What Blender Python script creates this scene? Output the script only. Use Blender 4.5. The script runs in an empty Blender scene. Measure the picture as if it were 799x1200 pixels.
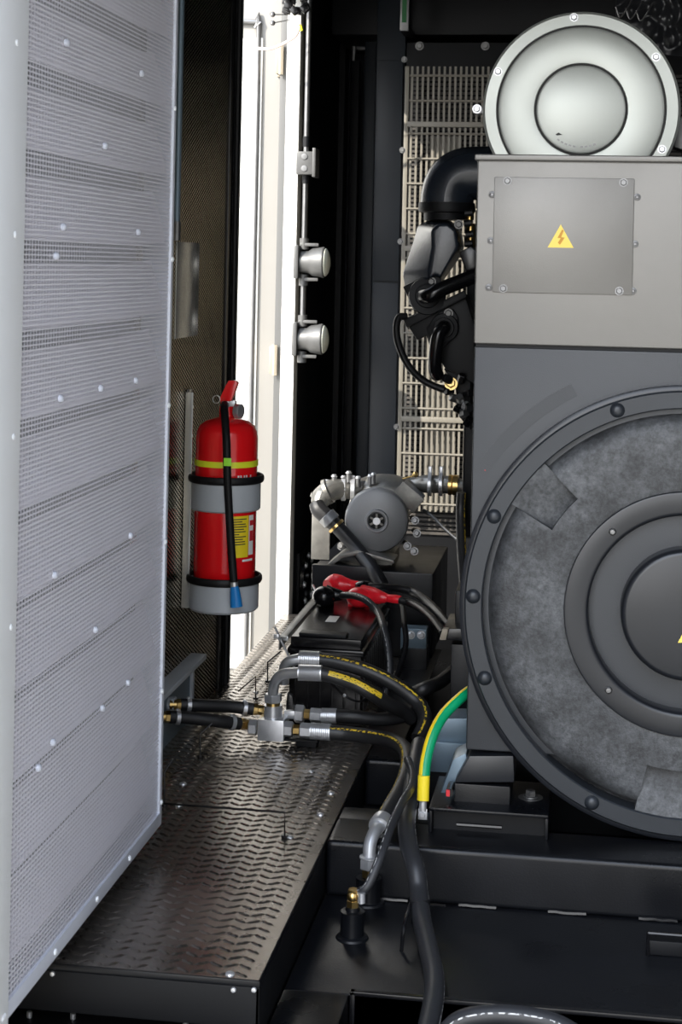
import bpy, bmesh, math, random
from mathutils import Vector, Matrix, noise as mnoise
random.seed(7)
PI = math.pi
V = Vector
SC = bpy.context.scene
COL = SC.collection

# ------------------------------------------------------------------ camera
FPX, PX0, PY0 = 2000.0, 400.0, 310.0
PSI, ROLL = math.atan(300 / 2000), math.radians(1.2)
CAM = V((0, 0, 1.7))
F_ = V((-math.sin(PSI), math.cos(PSI), 0))
R0 = V((math.cos(PSI), math.sin(PSI), 0))
R_ = R0 * math.cos(ROLL) + V((0, 0, 1)) * math.sin(ROLL)
U_ = V((0, 0, 1)) * math.cos(ROLL) - R0 * math.sin(ROLL)
cd = bpy.data.cameras.new('camera')
cd.sensor_fit = 'VERTICAL'; cd.sensor_height = 36; cd.sensor_width = 24
cd.lens = FPX / 1200 * 36
cd.shift_y = (PY0 - 600) / 1200
cd.clip_start = .05; cd.clip_end = 200
cam = bpy.data.objects.new('camera', cd); COL.objects.link(cam)
M = Matrix((R_, U_, -F_)).transposed().to_4x4(); M.translation = CAM
cam.matrix_world = M
SC.camera = cam
cd.dof.use_dof = True; cd.dof.focus_distance = 4.5; cd.dof.aperture_fstop = 10.0

# ------------------------------------------------------------------ view, world, sun
SC.view_settings.view_transform = 'Standard'; SC.view_settings.look = 'None'
SC.view_settings.gamma = 1; SC.view_settings.use_curve_mapping = False
SC.view_settings.exposure = 0.0
w = bpy.data.worlds.new('sky'); SC.world = w; w.use_nodes = True
nt = w.node_tree; nt.nodes.clear()
tc = nt.nodes.new('ShaderNodeTexCoord'); sx = nt.nodes.new('ShaderNodeSeparateXYZ')
cr = nt.nodes.new('ShaderNodeValToRGB'); bg = nt.nodes.new('ShaderNodeBackground'); ow = nt.nodes.new('ShaderNodeOutputWorld')
nt.links.new(tc.outputs['Generated'], sx.inputs[0]); nt.links.new(sx.outputs['Z'], cr.inputs[0])
SUND = V((.55, .60, -.53)).normalized()
dt = nt.nodes.new('ShaderNodeVectorMath'); dt.operation = 'DOT_PRODUCT'; dt.inputs[1].default_value = V((-.42, -.72, .55)).normalized()
nt.links.new(tc.outputs['Generated'], dt.inputs[0])
gr = nt.nodes.new('ShaderNodeMapRange'); gr.inputs[1].default_value = .50; gr.inputs[2].default_value = 1.0; gr.inputs[3].default_value = .36; gr.inputs[4].default_value = 4.6
gr.interpolation_type = 'SMOOTHSTEP'
nt.links.new(dt.outputs['Value'], gr.inputs[0]); sm = nt.nodes.new('ShaderNodeVectorMath'); sm.operation = 'SCALE'
nt.links.new(cr.outputs[0], sm.inputs[0]); nt.links.new(gr.outputs[0], sm.inputs['Scale']); nt.links.new(sm.outputs[0], bg.inputs[0]); nt.links.new(bg.outputs[0], ow.inputs[0])
cr.color_ramp.elements[0].position = 0.0; cr.color_ramp.elements[0].color = (1, .985, .96, 1)
cr.color_ramp.elements[1].position = 0.8; cr.color_ramp.elements[1].color = (.62, .72, .9, 1)
bg.inputs[1].default_value = 1.75
sd = bpy.data.lights.new('sun', 'SUN'); sd.energy = 10.0; sd.angle = .009; sd.color = (1, .93, .82)
sun = bpy.data.objects.new('sun', sd); COL.objects.link(sun)
sun.rotation_euler = SUND.to_track_quat('-Z', 'Y').to_euler()
sun.location = (-6, 0, 6)

# ------------------------------------------------------------------ pixel to point
def ray(px, py):
    return F_ + R_ * ((px - PX0) / FPX) - U_ * ((py - PY0) / FPX)
def at(px, py, Y=None, Z=None, X=None):
    d = ray(px, py)
    t = (Y / d.y) if Y is not None else ((Z - CAM.z) / d.z) if Z is not None else X / d.x
    return CAM + d * t
def sc(Y, X=0):   # metres per pixel at a spot
    return (math.cos(PSI) * Y - math.sin(PSI) * X) / FPX

# ------------------------------------------------------------------ materials
MATS = {}
def nn(nt, t, **kw):
    n = nt.nodes.new(t)
    for k, v in kw.items(): setattr(n, k, v)
    return n
def mat(name, col, rough=.5, metal=0., spec=.5, var=0., vscale=8., bump=0., bscale=60., rvar=0., emit=None, trans=0., coat=0.):
    m = bpy.data.materials.new(name); m.use_nodes = True; nt = m.node_tree
    b = nt.nodes['Principled BSDF']
    b.inputs['Base Color'].default_value = (*col, 1); b.inputs['Roughness'].default_value = rough
    b.inputs['Metallic'].default_value = metal; b.inputs['Specular IOR Level'].default_value = spec
    b.inputs['Coat Weight'].default_value = coat
    if trans: b.inputs['Transmission Weight'].default_value = trans
    if emit:
        b.inputs['Emission Color'].default_value = (*emit[:3], 1); b.inputs['Emission Strength'].default_value = emit[3]
    tc = nn(nt, 'ShaderNodeTexCoord')
    if var or rvar:
        n = nn(nt, 'ShaderNodeTexNoise'); n.inputs['Scale'].default_value = vscale; n.inputs['Detail'].default_value = 6
        nt.links.new(tc.outputs['Object'], n.inputs['Vector'])
        if var:
            r = nn(nt, 'ShaderNodeValToRGB')
            r.color_ramp.elements[0].position = .3; r.color_ramp.elements[1].position = .7
            r.color_ramp.elements[0].color = (*[c * (1 - var) for c in col], 1)
            r.color_ramp.elements[1].color = (*[min(1, c * (1 + var)) for c in col], 1)
            nt.links.new(n.outputs[0], r.inputs[0]); nt.links.new(r.outputs[0], b.inputs['Base Color'])
        if rvar:
            mr = nn(nt, 'ShaderNodeMapRange'); mr.inputs[1].default_value = .3; mr.inputs[2].default_value = .7
            mr.inputs[3].default_value = max(.02, rough - rvar); mr.inputs[4].default_value = min(1, rough + rvar)
            nt.links.new(n.outputs[0], mr.inputs[0]); nt.links.new(mr.outputs[0], b.inputs['Roughness'])
    if bump:
        n2 = nn(nt, 'ShaderNodeTexNoise'); n2.inputs['Scale'].default_value = bscale; n2.inputs['Detail'].default_value = 3
        nt.links.new(tc.outputs['Object'], n2.inputs['Vector'])
        bp = nn(nt, 'ShaderNodeBump'); bp.inputs['Strength'].default_value = bump; bp.inputs['Distance'].default_value = .002
        nt.links.new(n2.outputs[0], bp.inputs['Height']); nt.links.new(bp.outputs[0], b.inputs['Normal'])
    return m
def math_n(nt, op, a, b=None, c=None):
    n = nn(nt, 'ShaderNodeMath', operation=op)
    for i, v in enumerate((a, b, c)):
        if v is None: continue
        if isinstance(v, (int, float)): n.inputs[i].default_value = v
        else: nt.links.new(v, n.inputs[i])
    return n.outputs[0]
def perf_mask(nt, axA, pA, axB, pB, thr, stagger=False):
    tc = nn(nt, 'ShaderNodeTexCoord'); s = nn(nt, 'ShaderNodeSeparateXYZ'); nt.links.new(tc.outputs['Object'], s.inputs[0])
    A = math_n(nt, 'MULTIPLY', s.outputs[axA], 2 * PI / pA); B = math_n(nt, 'MULTIPLY', s.outputs[axB], 2 * PI / pB)
    ca = math_n(nt, 'COSINE', A); cb = math_n(nt, 'COSINE', B)
    if stagger:
        v = math_n(nt, 'MULTIPLY', ca, cb)
    else:
        v = math_n(nt, 'MINIMUM', ca, cb)
    return math_n(nt, 'GREATER_THAN', v, thr)

black = mat('black paint', (.0045, .005, .0065), .32, spec=.28, var=.3, vscale=5, rvar=.08, bump=.15, bscale=250)
black_sat = mat('satin black', (.005, .0054, .0065), .5, spec=.22, var=.2, vscale=6)
black_gloss = mat('black plastic', (.005, .005, .006), .22, spec=.45)
engine_p = mat('blue black engine paint', (.016, .021, .030), .27, spec=.6, bump=.15, bscale=150)
rubber = mat('black rubber', (.006, .006, .007), .5, spec=.3)
rubber_hose = mat('hose rubber', (.012, .012, .013), .45, spec=.4, bump=.2, bscale=500)
navy = mat('blue black panel', (.008, .012, .018), .45, spec=.35, var=.2, vscale=3)
alt_paint = mat('dark grey paint', (.042, .045, .050), .42, metal=.35, var=.12, vscale=3, rvar=.06, bump=.12, bscale=400)
alt_panel = mat('grey metallic paint', (.17, .165, .155), .40, metal=.6, var=.10, vscale=4, rvar=.07, bump=.1, bscale=400)
alt_ring = mat('charcoal ring paint', (.022, .026, .032), .36, metal=.2, var=.12, vscale=6, bump=.1, bscale=300)
alt_black = mat('black cover paint', (.012, .0135, .017), .30, metal=.1, var=.15, vscale=6)
cast = mat('mottled cast iron', (.060, .063, .067), .55, metal=.2, var=.6, vscale=9, bump=.5, bscale=220)
def add_grain(m, scale, lo, hi, ca, cb):
    nt = m.node_tree; b = nt.nodes['Principled BSDF']; src = b.inputs['Base Color'].links[0].from_socket
    tc = nt.nodes.new('ShaderNodeTexCoord'); n = nt.nodes.new('ShaderNodeTexNoise'); n.inputs['Scale'].default_value = scale; n.inputs['Detail'].default_value = 5; n.inputs['Roughness'].default_value = .75
    nt.links.new(tc.outputs['Object'], n.inputs['Vector'])
    mr = nt.nodes.new('ShaderNodeMapRange'); mr.inputs[1].default_value = lo; mr.inputs[2].default_value = hi; mr.inputs[3].default_value = ca; mr.inputs[4].default_value = cb
    nt.links.new(n.outputs[0], mr.inputs[0]); v = nt.nodes.new('ShaderNodeVectorMath'); v.operation = 'SCALE'
    nt.links.new(src, v.inputs[0]); nt.links.new(mr.outputs[0], v.inputs['Scale']); nt.links.new(v.outputs[0], b.inputs['Base Color'])
add_grain(cast, 75, .35, .7, .55, 1.5)
steel = mat('zinc plated steel', (.62, .63, .65), .34, metal=.75, var=.1, vscale=30)
steel_d = mat('grey steel', (.20, .20, .20), .42, metal=.9, var=.15, vscale=20)
galv = mat('galvanised sheet', (.52, .53, .52), .18, metal=.7, var=.15, vscale=10)
filt = mat('satin silver paint', (.47, .495, .465), .34, metal=.45, var=.06, vscale=4, rvar=.05)
filt_d = mat('dark gasket', (.02, .02, .02), .6)
brass = mat('brass', (.75, .52, .2), .28, metal=1)
rebate_shade = mat('shaded door rebate', (.07, .07, .068), .5)  # shade inside the rebate, put into the colour
leaf_dim = mat('darkened white door paint', (.24, .23, .21), .45, var=.03, vscale=3)  # same white as the inset panel, with the border's dimmer light painted in
white_p = mat('white paint', (.80, .79, .75), .45, var=.03, vscale=3)
grey_p = mat('light grey paint', (.42, .45, .48), .42, var=.05, vscale=5)
door_grey = mat('pale grey coating', (.62, .65, .73), .45, metal=.1, var=.05, vscale=4)
door_edge = mat('pale painted edge', (.88, .91, .95), .4)
louv = mat('pale louvre paint', (.86, .84, .92), .5, var=.08, vscale=5)
red = mat('red enamel', (.80, .008, .012), .22, coat=.5)
red_pl = mat('red rubber boot', (.95, .02, .035), .30, bump=.2, bscale=120)
yellow = mat('yellow band', (.80, .85, .03), .45)
lime = mat('green clip', (.35, .85, .05), .4)
label_y = mat('yellow label', (.85, .66, .02), .45)
label_w = mat('white label', (.8, .8, .78), .5)
ink = mat('dark print', (.03, .03, .03), .6)
ink_r = mat('red print', (.6, .02, .03), .5)
blue = mat('blue nozzle', (.012, .20, .55), .35)
warn_y = mat('warning yellow', (.90, .66, .10), .4)
warn_o = mat('warning orange', (.55, .25, .01), .5)
lampglass = mat('frosted lamp lens', (.85, .86, .72), .35, spec=.5)
cast_al = mat('cast aluminium', (.19, .185, .17), .42, metal=.7, var=.25, vscale=25, bump=.3, bscale=200)
motor_g = mat('grey motor paint', (.20, .205, .21), .42, metal=.3, var=.08, vscale=8)
guard_m = mat('beige grille coating', (.17, .157, .13), .45, var=.12, vscale=8)
core_m = mat('radiator fins', (.06, .055, .05), .6, metal=.3, var=.5, vscale=14)
concrete = mat('pale concrete', (.42, .41, .38), .9, var=.15, vscale=1.5)
wire_p = mat('pale pink wire', (.75, .6, .55), .5)
wrap = mat('black plastic wrap', (.02, .021, .024), .28)
green = mat('green strip', (.01, .12, .03), .4)
steel_b = mat('blue grey steel plate', (.16, .22, .27), .4, metal=.4, var=.1)
tanm = mat('tan steel', (.30, .26, .20), .5, metal=.2)
lamp_g = mat('weathered lamp grey', (.09, .09, .088), .45, metal=.3, var=.2, vscale=20)

def perforated(name, col, hole, axA, pA, axB, pB, thr, rough=.4, metal=.4, stagger=False, clear=False, bumpd=.0008):
    m = mat(name, col, rough, metal=metal); nt = m.node_tree; b = nt.nodes['Principled BSDF']
    k = perf_mask(nt, axA, pA, axB, pB, thr, stagger)
    if clear:
        tr = nn(nt, 'ShaderNodeBsdfTransparent'); mx = nn(nt, 'ShaderNodeMixShader')
        nt.links.new(k, mx.inputs[0]); nt.links.new(b.outputs[0], mx.inputs[1]); nt.links.new(tr.outputs[0], mx.inputs[2])
        nt.links.new(mx.outputs[0], nt.nodes['Material Output'].inputs[0])
    else:
        mx = nn(nt, 'ShaderNodeMix', data_type='RGBA')
        mx.inputs[6].default_value = (*col, 1); mx.inputs[7].default_value = (*hole, 1)
        nt.links.new(k, mx.inputs[0]); nt.links.new(mx.outputs[2], b.inputs['Base Color'])
        nt.links.new(math_n(nt, 'SUBTRACT', metal, math_n(nt, 'MULTIPLY', k, metal)), b.inputs['Metallic'])
        nt.links.new(math_n(nt, 'SUBTRACT', .6, math_n(nt, 'MULTIPLY', k, .6)), b.inputs['Specular IOR Level'])
    return m
wall_perf = perforated('perforated dark steel', (.50, .43, .31), (.002, .002, .002), 1, .024, 2, .0115, -.05, rough=.24, metal=.95, stagger=True)
door_perf = perforated('perforated pale sheet', (.90, .90, .97), (0, 0, 0), 1, .0150, 2, .0082, -.65, rough=.45, metal=.1, clear=True)

def hose_mat(name, base, mark, v0, wdt, solid=False, rough=.45, scale=60., u0=0., u1=1e9, dens=.5):
    m = mat(name, base, rough); nt = m.node_tree; b = nt.nodes['Principled BSDF']
    uv = nn(nt, 'ShaderNodeUVMap'); s = nn(nt, 'ShaderNodeSeparateXYZ'); nt.links.new(uv.outputs[0], s.inputs[0])
    d = math_n(nt, 'ABSOLUTE', math_n(nt, 'SUBTRACT', s.outputs[1], v0))
    k = math_n(nt, 'LESS_THAN', d, wdt)
    if not solid:
        n = nn(nt, 'ShaderNodeTexNoise', noise_dimensions='2D'); n.inputs['Scale'].default_value = 1; n.inputs['Detail'].default_value = 1
        cx = nn(nt, 'ShaderNodeCombineXYZ')
        nt.links.new(math_n(nt, 'MULTIPLY', s.outputs[0], scale * 4), cx.inputs[0]); nt.links.new(math_n(nt, 'MULTIPLY', s.outputs[1], scale), cx.inputs[1])
        nt.links.new(cx.outputs[0], n.inputs[0])
        k = math_n(nt, 'MULTIPLY', k, math_n(nt, 'GREATER_THAN', n.outputs[0], dens))
    k = math_n(nt, 'MULTIPLY', k, math_n(nt, 'GREATER_THAN', s.outputs[0], u0))
    k = math_n(nt, 'MULTIPLY', k, math_n(nt, 'LESS_THAN', s.outputs[0], u1))
    mx = nn(nt, 'ShaderNodeMix', data_type='RGBA'); mx.inputs[6].default_value = (*base, 1); mx.inputs[7].default_value = (*mark, 1)
    nt.links.new(k, mx.inputs[0]); nt.links.new(mx.outputs[2], b.inputs['Base Color'])
    return m
hose_y = hose_mat('hose with yellow print', (.018, .018, .019), (.75, .52, .03), .0, .045, scale=26, dens=.5)
hose_tag = hose_mat('hose with yellow band', (.018, .018, .019), (.80, .56, .03), .02, .10, scale=40, u0=.02, u1=.16, dens=.36)
hose_w = hose_mat('hose with white print', (.02, .021, .024), (.6, .6, .6), .0, .02, scale=26, dens=.5)
earth = hose_mat('green and yellow cable', (.0, .30, .12), (.85, .62, .02), .93, .13, solid=True, rough=.4)

# ------------------------------------------------------------------ mesh builder
class MB:
    def __init__(s): s.v = []; s.f = []; s.m = []; s.mats = []; s.uv = {}; s.bev = 0
    def mi(s, m):
        if m not in s.mats: s.mats.append(m)
        return s.mats.index(m)
    def add(s, vs, fs, m):
        o = len(s.v); s.v += [V(v) for v in vs]; k = s.mi(m)
        for f in fs: s.f.append([i + o for i in f]); s.m.append(k)
        return s
    def bm(s, bm, m):
        bm.verts.index_update(); vs = [v.co.copy() for v in bm.verts]; fs = [[v.index for v in f.verts] for f in bm.faces]; bm.free()
        return s.add(vs, fs, m)
    def box(s, p, q, m, bev=0, rot=None, seg=2):
        p, q = V(p), V(q); bm = bmesh.new(); bmesh.ops.create_cube(bm, size=1)
        d = V([abs(q[i] - p[i]) for i in range(3)]); c = (p + q) / 2
        for v in bm.verts: v.co = V((v.co.x * d.x, v.co.y * d.y, v.co.z * d.z))
        if bev: bmesh.ops.bevel(bm, geom=bm.edges[:], offset=min(bev, min(d) * .45), segments=seg, affect='EDGES', profile=.6)
        if rot is not None:
            for v in bm.verts: v.co = rot @ v.co
        for v in bm.verts: v.co += c
        return s.bm(bm, m)
    def prism(s, poly, ext, m, bev=0, seg=2):
        poly = [V(p) for p in poly]; ext = V(ext); bm = bmesh.new()
        a = [bm.verts.new(p) for p in poly]; b = [bm.verts.new(p + ext) for p in poly]; n = len(poly)
        bm.faces.new(a); bm.faces.new(b[::-1])
        for i in range(n): bm.faces.new((a[i], b[i], b[(i + 1) % n], a[(i + 1) % n]))
        bmesh.ops.recalc_face_normals(bm, faces=bm.faces[:])
        if bev:
            bmesh.ops.bevel(bm, geom=[e for e in bm.edges if e.calc_face_angle(0) > .4], offset=bev, segments=seg, affect='EDGES', profile=.6)
        return s.bm(bm, m)
    def loft(s, A, B, m, bev=0, seg=2):
        bm = bmesh.new(); a = [bm.verts.new(V(p)) for p in A]; b = [bm.verts.new(V(p)) for p in B]; n = len(a)
        bm.faces.new(a); bm.faces.new(b[::-1])
        for i in range(n): bm.faces.new((a[i], b[i], b[(i + 1) % n], a[(i + 1) % n]))
        bmesh.ops.recalc_face_normals(bm, faces=bm.faces[:])
        if bev: bmesh.ops.bevel(bm, geom=[e for e in bm.edges if e.calc_face_angle(0) > .3], offset=bev, segments=seg, affect='EDGES', profile=.6)
        return s.bm(bm, m)
    def tube(s, pts, r, m, n=14, sub=6, cap=True, up=None, smooth=True):
        P = [V(p) for p in pts]; R = r if isinstance(r, (list, tuple)) else [r] * len(P)
        if smooth and len(P) > 2:
            Q, RR = [], []
            for i in range(len(P) - 1):
                p0 = P[i - 1] if i else P[0] * 2 - P[1]; p1, p2 = P[i], P[i + 1]; p3 = P[i + 2] if i + 2 < len(P) else P[-1] * 2 - P[-2]
                for k in range(sub):
                    t = k / sub
                    Q.append(.5 * ((2 * p1) + (p2 - p0) * t + (2 * p0 - 5 * p1 + 4 * p2 - p3) * t * t + (3 * p1 - p0 - 3 * p2 + p3) * t ** 3))
                    RR.append(R[i] * (1 - t) + R[i + 1] * t)
            Q.append(P[-1]); RR.append(R[-1]); P, R = Q, RR
        T = [(P[min(i + 1, len(P) - 1)] - P[max(i - 1, 0)]).normalized() for i in range(len(P))]
        up = V(up) if up is not None else (V((0, -.7, .7)) if abs(T[0].dot(V((0, -.7, .7)))) < .95 else V((1, 0, 0)))
        N = (up - T[0] * up.dot(T[0])).normalized(); o = len(s.v); k = s.mi(m); L = 0
        for i, p in enumerate(P):
            N = (N - T[i] * N.dot(T[i])).normalized(); B = T[i].cross(N)
            if i: L += (P[i] - P[i - 1]).length
            for j in range(n + 1):
                a = 2 * PI * (j % n) / n + 0
                s.v.append(p + (N * math.cos(a) + B * math.sin(a)) * R[i]); s.uv[len(s.v) - 1] = (L, ((j / n + .5) % 1.0) - .5 if False else j / n)
        for i in range(len(P) - 1):
            for j in range(n):
                a = o + i * (n + 1) + j; b = a + n + 1
                s.f.append([a, a + 1, b + 1, b]); s.m.append(k)
        if cap:
            s.f.append([o + j for j in range(n)][::-1]); s.m.append(k)
            e = o + (len(P) - 1) * (n + 1); s.f.append([e + j for j in range(n)]); s.m.append(k)
        return s
    def cyl(s, a, b, r, m, n=20, r2=None):
        return s.lathe(a, V(b) - V(a), [(0, 0), (r, 0), (r if r2 is None else r2, (V(b) - V(a)).length), (0, (V(b) - V(a)).length)], m, n)
    def lathe(s, org, axis, prof, m, n=32, a0=0, a1=2 * PI, up=None):
        org = V(org); A = V(axis).normalized()
        up = V(up) if up is not None else (V((0, 0, 1)) if abs(A.z) < .9 else V((0, -1, 0)))
        N = (up - A * up.dot(A)).normalized(); B = A.cross(N); full = abs(a1 - a0 - 2 * PI) < 1e-6
        nn_ = n if full else n + 1; o = len(s.v); k = s.mi(m)
        for r, h in prof:
            if r < 1e-7: s.v.append(org + A * h); continue
        # rebuild orderly
        del s.v[o:]
        rows = []
        for r, h in prof:
            if r < 1e-7: rows.append([len(s.v)]); s.v.append(org + A * h)
            else:
                row = []
                for j in range(nn_):
                    a = a0 + (a1 - a0) * j / n; row.append(len(s.v)); s.v.append(org + A * h + (N * math.cos(a) + B * math.sin(a)) * r)
                rows.append(row)
        for i in range(len(rows) - 1):
            x, y = rows[i], rows[i + 1]
            if len(x) == 1 and len(y) == 1: continue
            for j in range(n):
                j2 = (j + 1) % n if full else j + 1
                if len(x) == 1: f = [x[0], y[j2], y[j]]
                elif len(y) == 1: f = [x[j], x[j2], y[0]]
                else: f = [x[j], x[j2], y[j2], y[j]]
                s.f.append(f[::-1]); s.m.append(k)
        return s
    def ball(s, c, r, m, n=16, sq=(1, 1, 1)):
        pr = [(r * math.sin(PI * i / (n // 2)), -r * math.cos(PI * i / (n // 2))) for i in range(n // 2 + 1)]
        o = len(s.v); s.lathe((0, 0, 0), (0, 0, 1), pr, m, n)
        for i in range(o, len(s.v)):
            v = s.v[i]; s.v[i] = V((v.x * sq[0], v.y * sq[1], v.z * sq[2])) + V(c)
        return s
    def hexn(s, a, b, r, m, ch=.12):
        L = (V(b) - V(a)).length; c = min(r * ch, L * .3)
        return s.lathe(a, V(b) - V(a), [(0, 0), (r - c, 0), (r, c), (r, L - c), (r - c, L), (0, L)], m, 6)
    def bolt(s, p, d, r, m, h=None, washer=True):
        p, d = V(p), V(d).normalized(); h = h or r * .9
        if washer: s.cyl(p, p + d * r * .25, r * 1.35, m, 16)
        return s.hexn(p, p + d * h, r, m, .2)
    def build(s, name, parent=None, ang=.6, loc=None):
        off = V(parent['_o']) if parent is not None else (V(loc) if loc is not None else V((0, 0, 0)))
        me = bpy.data.meshes.new(name); me.from_pydata([tuple(v - off) for v in s.v], [], s.f)
        for m in s.mats: me.materials.append(m)
        me.polygons.foreach_set('material_index', s.m)
        if s.uv:
            ul = me.uv_layers.new(name='UVMap')
            for lp in me.loops: ul.data[lp.index].uv = s.uv.get(lp.vertex_index, (0, .5))
        bm = bmesh.new(); bm.from_mesh(me)
        if not s.uv: bmesh.ops.remove_doubles(bm, verts=bm.verts[:], dist=1e-6)
        bmesh.ops.recalc_face_normals(bm, faces=bm.faces[:])
        for f in bm.faces: f.smooth = True
        for e in bm.edges:
            if e.is_manifold and e.calc_face_angle(0) > ang: e.smooth = False
        bm.to_mesh(me); bm.free(); me.update()
        o = bpy.data.objects.new(name, me); COL.objects.link(o)
        if parent is not None:
            o.parent = parent
        else: o.location = off
        o['_o'] = list(off)
        return o
def tag(o, label=None, cat=None, group=None, kind=None):
    if label: o['label'] = label
    if cat: o['category'] = cat
    if group: o['group'] = group
    if kind: o['kind'] = kind
    return o
def thing(name, loc, label, cat, group=None):
    o = bpy.data.objects.new(name, None); COL.objects.link(o); o.location = V(loc); o.empty_display_size = .05
    o['_o'] = list(loc); return tag(o, label, cat, group)
def one(name, mb, label, cat, group=None, ang=.6, loc=None):
    if loc is None:
        n = len(mb.v); c = sum(mb.v, V((0, 0, 0))) / n; loc = (c.x, c.y, min(v.z for v in mb.v))
    return tag(mb.build(name, loc=loc, ang=ang), label, cat, group)
def struct(name, mb, ang=.6): return tag(mb.build(name, ang=ang), kind='structure')
def copy_thing(o, loc, label):
    r = o.copy(); COL.objects.link(r); r.location = V(loc); r['label'] = label
    for ch in list(o.children):
        c = ch.copy(); COL.objects.link(c); c.parent = r
        for g in list(ch.children):
            d = g.copy(); COL.objects.link(d); d.parent = c
    return r

ZD = 1.7 - 1.26        # deck top
ZT = 1.7 - 1.37        # tank top
WX = -1.085            # left wall plane
DX = at(305, 1150, Z=ZD).x   # deck right edge
YF = at(305, 1150, Z=ZD).y
CEIL = 2.78

# ------------------------------------------------------------------ setting
struct('floor', MB().box((-14, -8, -.06), (12, 16, 0), concrete))
struct('floor_base', MB().box((-1.12, 2.9, .02), (1.4, 7.4, .12), black_sat))
struct('ceiling', MB().box((-1.16, 2.2, CEIL), (1.45, 7.5, CEIL + .06), black_sat))
struct('wall_right', MB().box((1.35, 2.9, .05), (1.42, 7.5, CEIL), black_sat))
struct('wall_back', MB().box((-1.16, 7.1, .05), (1.42, 7.16, CEIL), navy))
m = MB().box((WX - .05, 1.6, ZD - .2), (WX, 4.98, CEIL), wall_perf)
struct('wall_left', m)
m = MB().box((-1.13, 6.12, .12), (-1.07, 7.1, CEIL), black_sat, .003)
struct('wall_left_rear', m)
m = MB().box((WX - .07, 4.98, .12), (WX + .005, 5.10, CEIL), grey_p, .004)
m.box((WX - .09, 5.10, .12), (WX - .02, 5.17, CEIL), black_sat, .004)
m.tube([(WX + .012, 5.0, .2), (WX + .012, 5.0, CEIL - .01)], .010, rubber, 10)
m.box((WX - .003, 4.93, ZD), (WX + .006, 4.99, CEIL), black_gloss, .002)
struct('trim_1', m)
m = MB().box((-1.119, 6.04, .12), (-1.07, 6.12, CEIL), white_p, .004)
m.box((-1.152, 6.09, .12), (-1.119, 6.17, CEIL), rebate_shade, .002)
struct('trim_2', m)
struct('wall_left_sun_block', MB().box((WX - .05, 5.18, 2.665), (WX, 6.03, CEIL), black_sat, .003))  # unseen block added to keep sun off the upper radiator guard
# far dark cabinet columns on the rear wall
m = MB()
for x0, x1, yy, mt in ((372, 400, 6.98, black_sat), (422, 436, 6.7, navy), (436, 470, 6.45, navy)):
    a = at(x0, 330, Y=yy).x; b = at(x1, 330, Y=yy).x
    m.box((a, yy, .12), (b, 7.1, CEIL), mt, .006)
a = at(438, 330, Y=6.445); b = at(468, 330, Y=6.445)
m.box((a.x, 6.435, .12), (b.x, 6.455, a.z - .003), navy, .003); m.box((a.x, 6.435, a.z + .003), (b.x, 6.455, 2.48), navy, .003)
m.box((at(392, 100, Y=6.6).x, 6.5, at(400, 45, Y=6.6).z), (1.3, 7.1, CEIL), black_sat, .01)
struct('trim_3', m)

# open white door leaf outside the doorway
yl = 6.19
leaf = bpy.data.objects.new('door_1', None); COL.objects.link(leaf); leaf.location = (-1.16, yl, .12); leaf['_o'] = [-1.16, yl, .12]; leaf['kind'] = 'structure'
m = MB().box((-2.0, yl, .12), (-1.158, yl + .05, CEIL - .05), leaf_dim, .005)
m.box((-1.96, yl - .012, .2), (-1.235, yl, CEIL - .25), white_p, .004)
m.build('door_panel', leaf)
xs = at(299, 300, Y=yl).x
MB().tube([(-1.9, yl - .014, CEIL - .10 - .09), (xs - .05, yl - .014, CEIL - .10 - .09), (xs - .012, yl - .014, CEIL - .125 - .09), (xs, yl - .014, CEIL - .17 - .09), (xs, yl - .014, 1.4), (xs, yl - .014, .16)], .009, steel_d, 10, sub=5).build('door_seal', leaf)
for py in (74, 420, 766):
    z = at(322, py, Y=yl).z
    h = MB().box((-1.180, yl - .012, z - .052), (-1.156, yl - .0, z + .052), tanm, .003)
    h.cyl((-1.146, yl - .118, z - .055), (-1.146, yl - .118, z + .055), .009, tanm, 12).box((-1.168, yl - .11, z - .05), (-1.150, yl - .006, z + .05), tanm, .002)
    h.build('hinge', leaf)

# ------------------------------------------------------------------ tread plate deck
dk = thing('tread_plate_deck', (-.83, YF, ZT), 'black steel walkway deck with raised tread pattern beside the alternator', 'walkway')
m = MB()
m.box((WX, YF, ZD - .012), (DX, 6.05, ZD), black, .003)
m.box((WX, YF, ZT - .005 + .03), (DX, YF + .008, ZD - .012), black_sat, .002)
m.box((DX - .008, YF, ZT + .002), (DX, 6.05, ZD - .012), black_sat, .002)
m.build('plate', dk)
tread = mat('tread plate paint', (.26, .235, .21), .26, metal=.92, spec=.6, var=.3, vscale=4, rvar=.07, bump=.15, bscale=200)
m = MB(); vs = []; fs = []
pt = .0345; i0 = 0; y = YF + .02; row = 0
while y < 5.95:
    x = WX + .012 + (row % 2) * 0; c = 0
    while x < DX - .012:
        a = math.radians(34 if c % 2 else -34); L, W, H = .0165, .0050, .0028
        ca, sa = math.cos(a), math.sin(a); o = len(vs)
        ring = [(-L, 0, 0), (-L * .5, -W, 0), (L * .5, -W, 0), (L, 0, 0), (L * .5, W, 0), (-L * .5, W, 0), (-L * .55, 0, H), (L * .55, 0, H)]
        for (u, v_, h_) in ring: vs.append((x + u * ca - v_ * sa, y + u * sa + v_ * ca, ZD + h_ + .0002))
        for f in ((0, 1, 6), (1, 2, 7, 6), (2, 3, 7), (3, 4, 7), (4, 5, 6, 7), (5, 0, 6)): fs.append([o + k for k in f])
        x += .0265; c += 1
    y += pt; row += 1
m.box((WX + .004, YF + .004, ZD - .001), (DX - .003, 6.04, ZD + .0002), tread)
m.add(vs, fs, tread)
m.build('tread_surface', dk, ang=1.2)
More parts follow.
